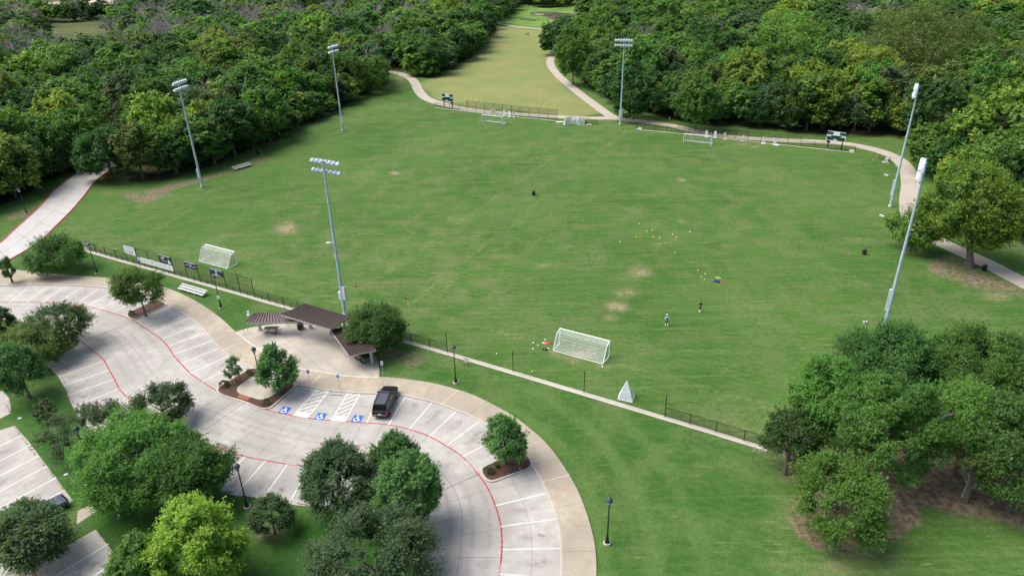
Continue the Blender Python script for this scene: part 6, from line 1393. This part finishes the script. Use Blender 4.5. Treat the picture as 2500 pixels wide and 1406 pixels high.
F('bright twin-headed tree above the middle of the right woods', 1850, 2010, 26, 150, 'bright', tipf=.2)
F('pale yellow-green tree standing high behind the right scoreboard', 2030, 2210, 108, 262, 'yellow', tipf=.9)
F('wide olive-green airy tree at the top right', 2105, 2440, 8, 235, 'olive', per=150, nlobe=120, tipf=.4)
F('deep green tree at the left end of the right woods by the meadow path', 1350, 1450, 62, 205, 'mid', tipf=.2)
F('gold-tipped tree by the right scoreboard', 2085, 2190, 185, 320, 'tipped', tipf=.8)
F('soft grey-green tree right of the far right floodlight', 2280, 2490, 222, 345, 'grey', 'spray')
F('fresh green tree just right of the far right floodlight pole', 2200, 2345, 300, 420, 'mid', tipf=.6)
F('tall dark tree behind the floodlight at the path junction', 1490, 1610, 150, 290, 'dark', tipf=0)
F('mid green rounded tree behind the far right goal', 1640, 1770, 165, 315, 'mid', tipf=.3)
FX = np.array([f[0] for f in FEAT]); FY = np.array([f[1] for f in FEAT]); FR = np.array([f[2] for f in FEAT])
sites = [q for q in sites if np.all(np.hypot(q[0]-FX, q[1]-FY) > FR*.66)]
# tree kinds: near set with more leaves, far set lighter
KINDS = [('dark','round'),('dark','round'),('mid','round'),('mid','round'),('bright','round'),('yellow','round'),('olive','round'),('grey','round'),('tipped','round'),('mid','spray'),('grey','spray')]
KW =    [.16,.10,.20,.14,.10,.06,.05,.07,.04,.05,.03]
WORD = {'dark':'dark green','mid':'mid green','bright':'bright green','yellow':'yellow-green','olive':'olive green','grey':'grey-green','tipped':'gold-tipped green'}
protos = []; fars = []
for i, (k, stl) in enumerate(KINDS):
    me, ctr = crown_mesh('crown', 500+i, 4.9, 4.7+.3*(i % 3), 5.3+.2*(i % 3), LEAF[k], 74, 150, .30, stl, (.15,.30), .1*(i % 2), .5, 0, 9, .22)
    tm = trunk_mesh('trunk', 500+i, 4.2, 7.5, 4.4, ctr, .20, None, 5)
    protos.append((me, tm))
    fm, _ = crown_mesh('crown', 700+i, 4.9, 4.7+.3*(i % 3), 5.3, LEAF[k], 54, 80, .46, stl, (.18,.33), .1*(i % 2), .5, 0)
    fars.append(fm)
M_deadg = pm('grey_twigs', (.30,.275,.27), .95, var=.25)
deadp = [dead_mesh('branches', 40+i, 10.5, 4.4, M_deadg) for i in range(3)]
def patch_kind(x, y):
    """stands of one kind: the choice drifts slowly through the woods"""
    v = math.sin(x*.043+1.3)*math.cos(y*.051+.4)+.6*math.sin(x*.11-y*.07)
    wts = np.array(KW); px, py = Pn(np.array([x]), np.array([y]))
    if px[0] < 1100 and v > .35: wts[[4,5,6]] *= 2.0
    if v < -.5: wts[[0,1]] *= 2.5
    if px[0] > 1700 and 250 < py[0] < 480: wts[[8,5]] *= 3
    if px[0] < 700 and py[0] < 190: wts[[6,7,5,10]] *= 2.0
    return int(rng.choice(len(KW), p=wts/wts.sum()))
cand = []
for (x, y, sp) in sites:
    k = patch_kind(x, y); h = float(np.clip(rng.normal(1.22, .27), .6, 1.9))*(q_ if (q_ := edge.get((x, y))) else 1); px, py = Pn(np.array([x]), np.array([y]))
    w_ = (.42+.62*h)*rng.uniform(.85, 1.22)*min(1.3, sp/8.4); top = P((x, y, 11*h))
    isd = (px[0] < 1050 and py[0] < 150 and rng.random() < .26) or (px[0] < 420 and 60 < py[0] < 190 and rng.random() < .3) or (y > 185 and rng.random() < .03)
    cand.append(dict(x=x, y=y, k=k, h=h, w=w_, px=top[0], py=top[1], d=math.hypot(x, y), dead=isd, inv=(-60 < top[0] < 2560 and top[1] > -20 and top[1] < 1406)))
vis = sorted([c for c in cand if c['inv']], key=lambda c: c['d']/c['w'])
near = vis[:300-len(FEAT)]; nid = set(id(c) for c in near); rest = [c for c in cand if id(c) not in nid]
# labels: kind + landmark + place counted from the left among its like
LM = [(-40,430,'at the far left edge, left of the road'),(60,420,'left of the road that enters the woods'),(215,380,'over the end of the red-kerbed road'),(340,380,'right of the road end'),(494,400,'behind the pole by the far bleacher'),(600,350,'behind the far bleacher'),(720,300,'between the bleacher and the domed trees'),(837,240,'behind the second floodlight pole'),(920,150,'where the bollard path enters the woods'),(1060,130,'left of the mown meadow'),(1180,70,'at the top left of the meadow'),(1380,100,'at the top right of the meadow'),(1440,180,'along the meadow path'),(1514,220,'behind the floodlight at the path junction'),(1640,260,'behind the low far fence'),(1780,280,'behind the far right goal'),(1900,280,'behind the pair of upright boards'),(2044,280,'behind the right scoreboard'),(2180,280,'left of the far right floodlight'),(2300,300,'right of the far right floodlight'),(2400,440,'behind the big gold-tipped tree'),(2480,520,'at the right edge beyond the path')]
for c in near:
    g = P((c['x'], c['y'], 3.0)); c['lm'] = min(LM, key=lambda m: (m[0]-g[0])**2+((m[1]-g[1])*1.2)**2)[2]
    c['hw'] = 'tall ' if c['h'] > 1.12 else 'low ' if c['h'] < .88 else ''
    c['kw'] = 'bare grey' if c['dead'] else WORD[KINDS[c['k']][0]]
ORD = ['first','second','third','fourth','fifth','sixth','seventh','eighth','ninth','tenth','eleventh','twelfth']
gr = {}
for c in near: gr.setdefault((c['hw'], c['kw'], c['lm']), []).append(c)
for (hw_, kw_, lm_), L in gr.items():
    L.sort(key=lambda c: c['px'])
    for i, c in enumerate(L):
        if len(L) == 1: c['lab'] = f'the only {hw_}{kw_} woodland tree {lm_}'
        else: c['lab'] = f'{hw_}{kw_} tree {lm_}, '+('leftmost such' if i == 0 else 'rightmost such' if i == len(L)-1 else f'{ORD[min(i,11)]} such')
for c in near:
    t = thing('dead_tree' if c['dead'] else 'woodland_tree', c['lab'], 'dead tree' if c['dead'] else 'tree', (c['x'], c['y'], 0), rng.uniform(0, 6.28), 'trees of the surrounding woods')
    t.scale = (c['w'], c['w'], c['h'])
    if c['dead']: o = bpy.data.objects.new('branches', deadp[int(rng.integers(3))]); C.objects.link(o); o.parent = t
    else:
        me, tm = protos[c['k']]; o = bpy.data.objects.new('crown', me); C.objects.link(o); o.parent = t
        o = bpy.data.objects.new('trunk', tm); C.objects.link(o); o.parent = t
# the woods beyond, one mass
kc = bpy.data.collections.new('woods_kinds')
for i, me in enumerate(fars+deadp): kc.objects.link(bpy.data.objects.new('woods_crown_%02d' % i, me))
me = bpy.data.meshes.new('distant_woods'); me.from_pydata([(c['x'], c['y'], 0) for c in rest], [], [])
a_ = me.attributes.new('sort', 'INT', 'POINT'); a_.data.foreach_set('value', [len(fars)+int(rng.integers(3)) if c['dead'] else c['k'] for c in rest])
a_ = me.attributes.new('turn', 'FLOAT_VECTOR', 'POINT'); a_.data.foreach_set('vector', np.array([(0,0,rng.uniform(0,6.28)) for c in rest]).ravel())
a_ = me.attributes.new('size', 'FLOAT_VECTOR', 'POINT'); a_.data.foreach_set('vector', np.array([(c['w'],c['w'],c['h']) for c in rest]).ravel())
dw = bpy.data.objects.new('distant_woods', me); C.objects.link(dw); tag(dw, 'mass of mixed green woods rising behind the nearer trees to the top edge', 'woods', None, 'stuff')
ng = bpy.data.node_groups.new('woods', 'GeometryNodeTree'); ng.interface.new_socket('Geometry', in_out='INPUT', socket_type='NodeSocketGeometry'); ng.interface.new_socket('Geometry', in_out='OUTPUT', socket_type='NodeSocketGeometry')
gi = ng.nodes.new('NodeGroupInput'); go = ng.nodes.new('NodeGroupOutput'); ip = ng.nodes.new('GeometryNodeInstanceOnPoints'); ci = ng.nodes.new('GeometryNodeCollectionInfo')
ci.inputs['Collection'].default_value = kc; ci.inputs['Separate Children'].default_value = True; ci.inputs['Reset Children'].default_value = True; ip.inputs['Pick Instance'].default_value = True
def na(nm, ty): x = ng.nodes.new('GeometryNodeInputNamedAttribute'); x.data_type = ty; x.inputs[0].default_value = nm; return x.outputs[0]
ng.links.new(gi.outputs[0], ip.inputs['Points']); ng.links.new(ci.outputs[0], ip.inputs['Instance']); ng.links.new(na('sort','INT'), ip.inputs['Instance Index']); ng.links.new(na('turn','FLOAT_VECTOR'), ip.inputs['Rotation']); ng.links.new(na('size','FLOAT_VECTOR'), ip.inputs['Scale']); ng.links.new(ip.outputs[0], go.inputs[0])
dw.modifiers.new('woods', 'NODES').node_group = ng
print('TREES near', len(near), 'rest', len(rest))
#==END==
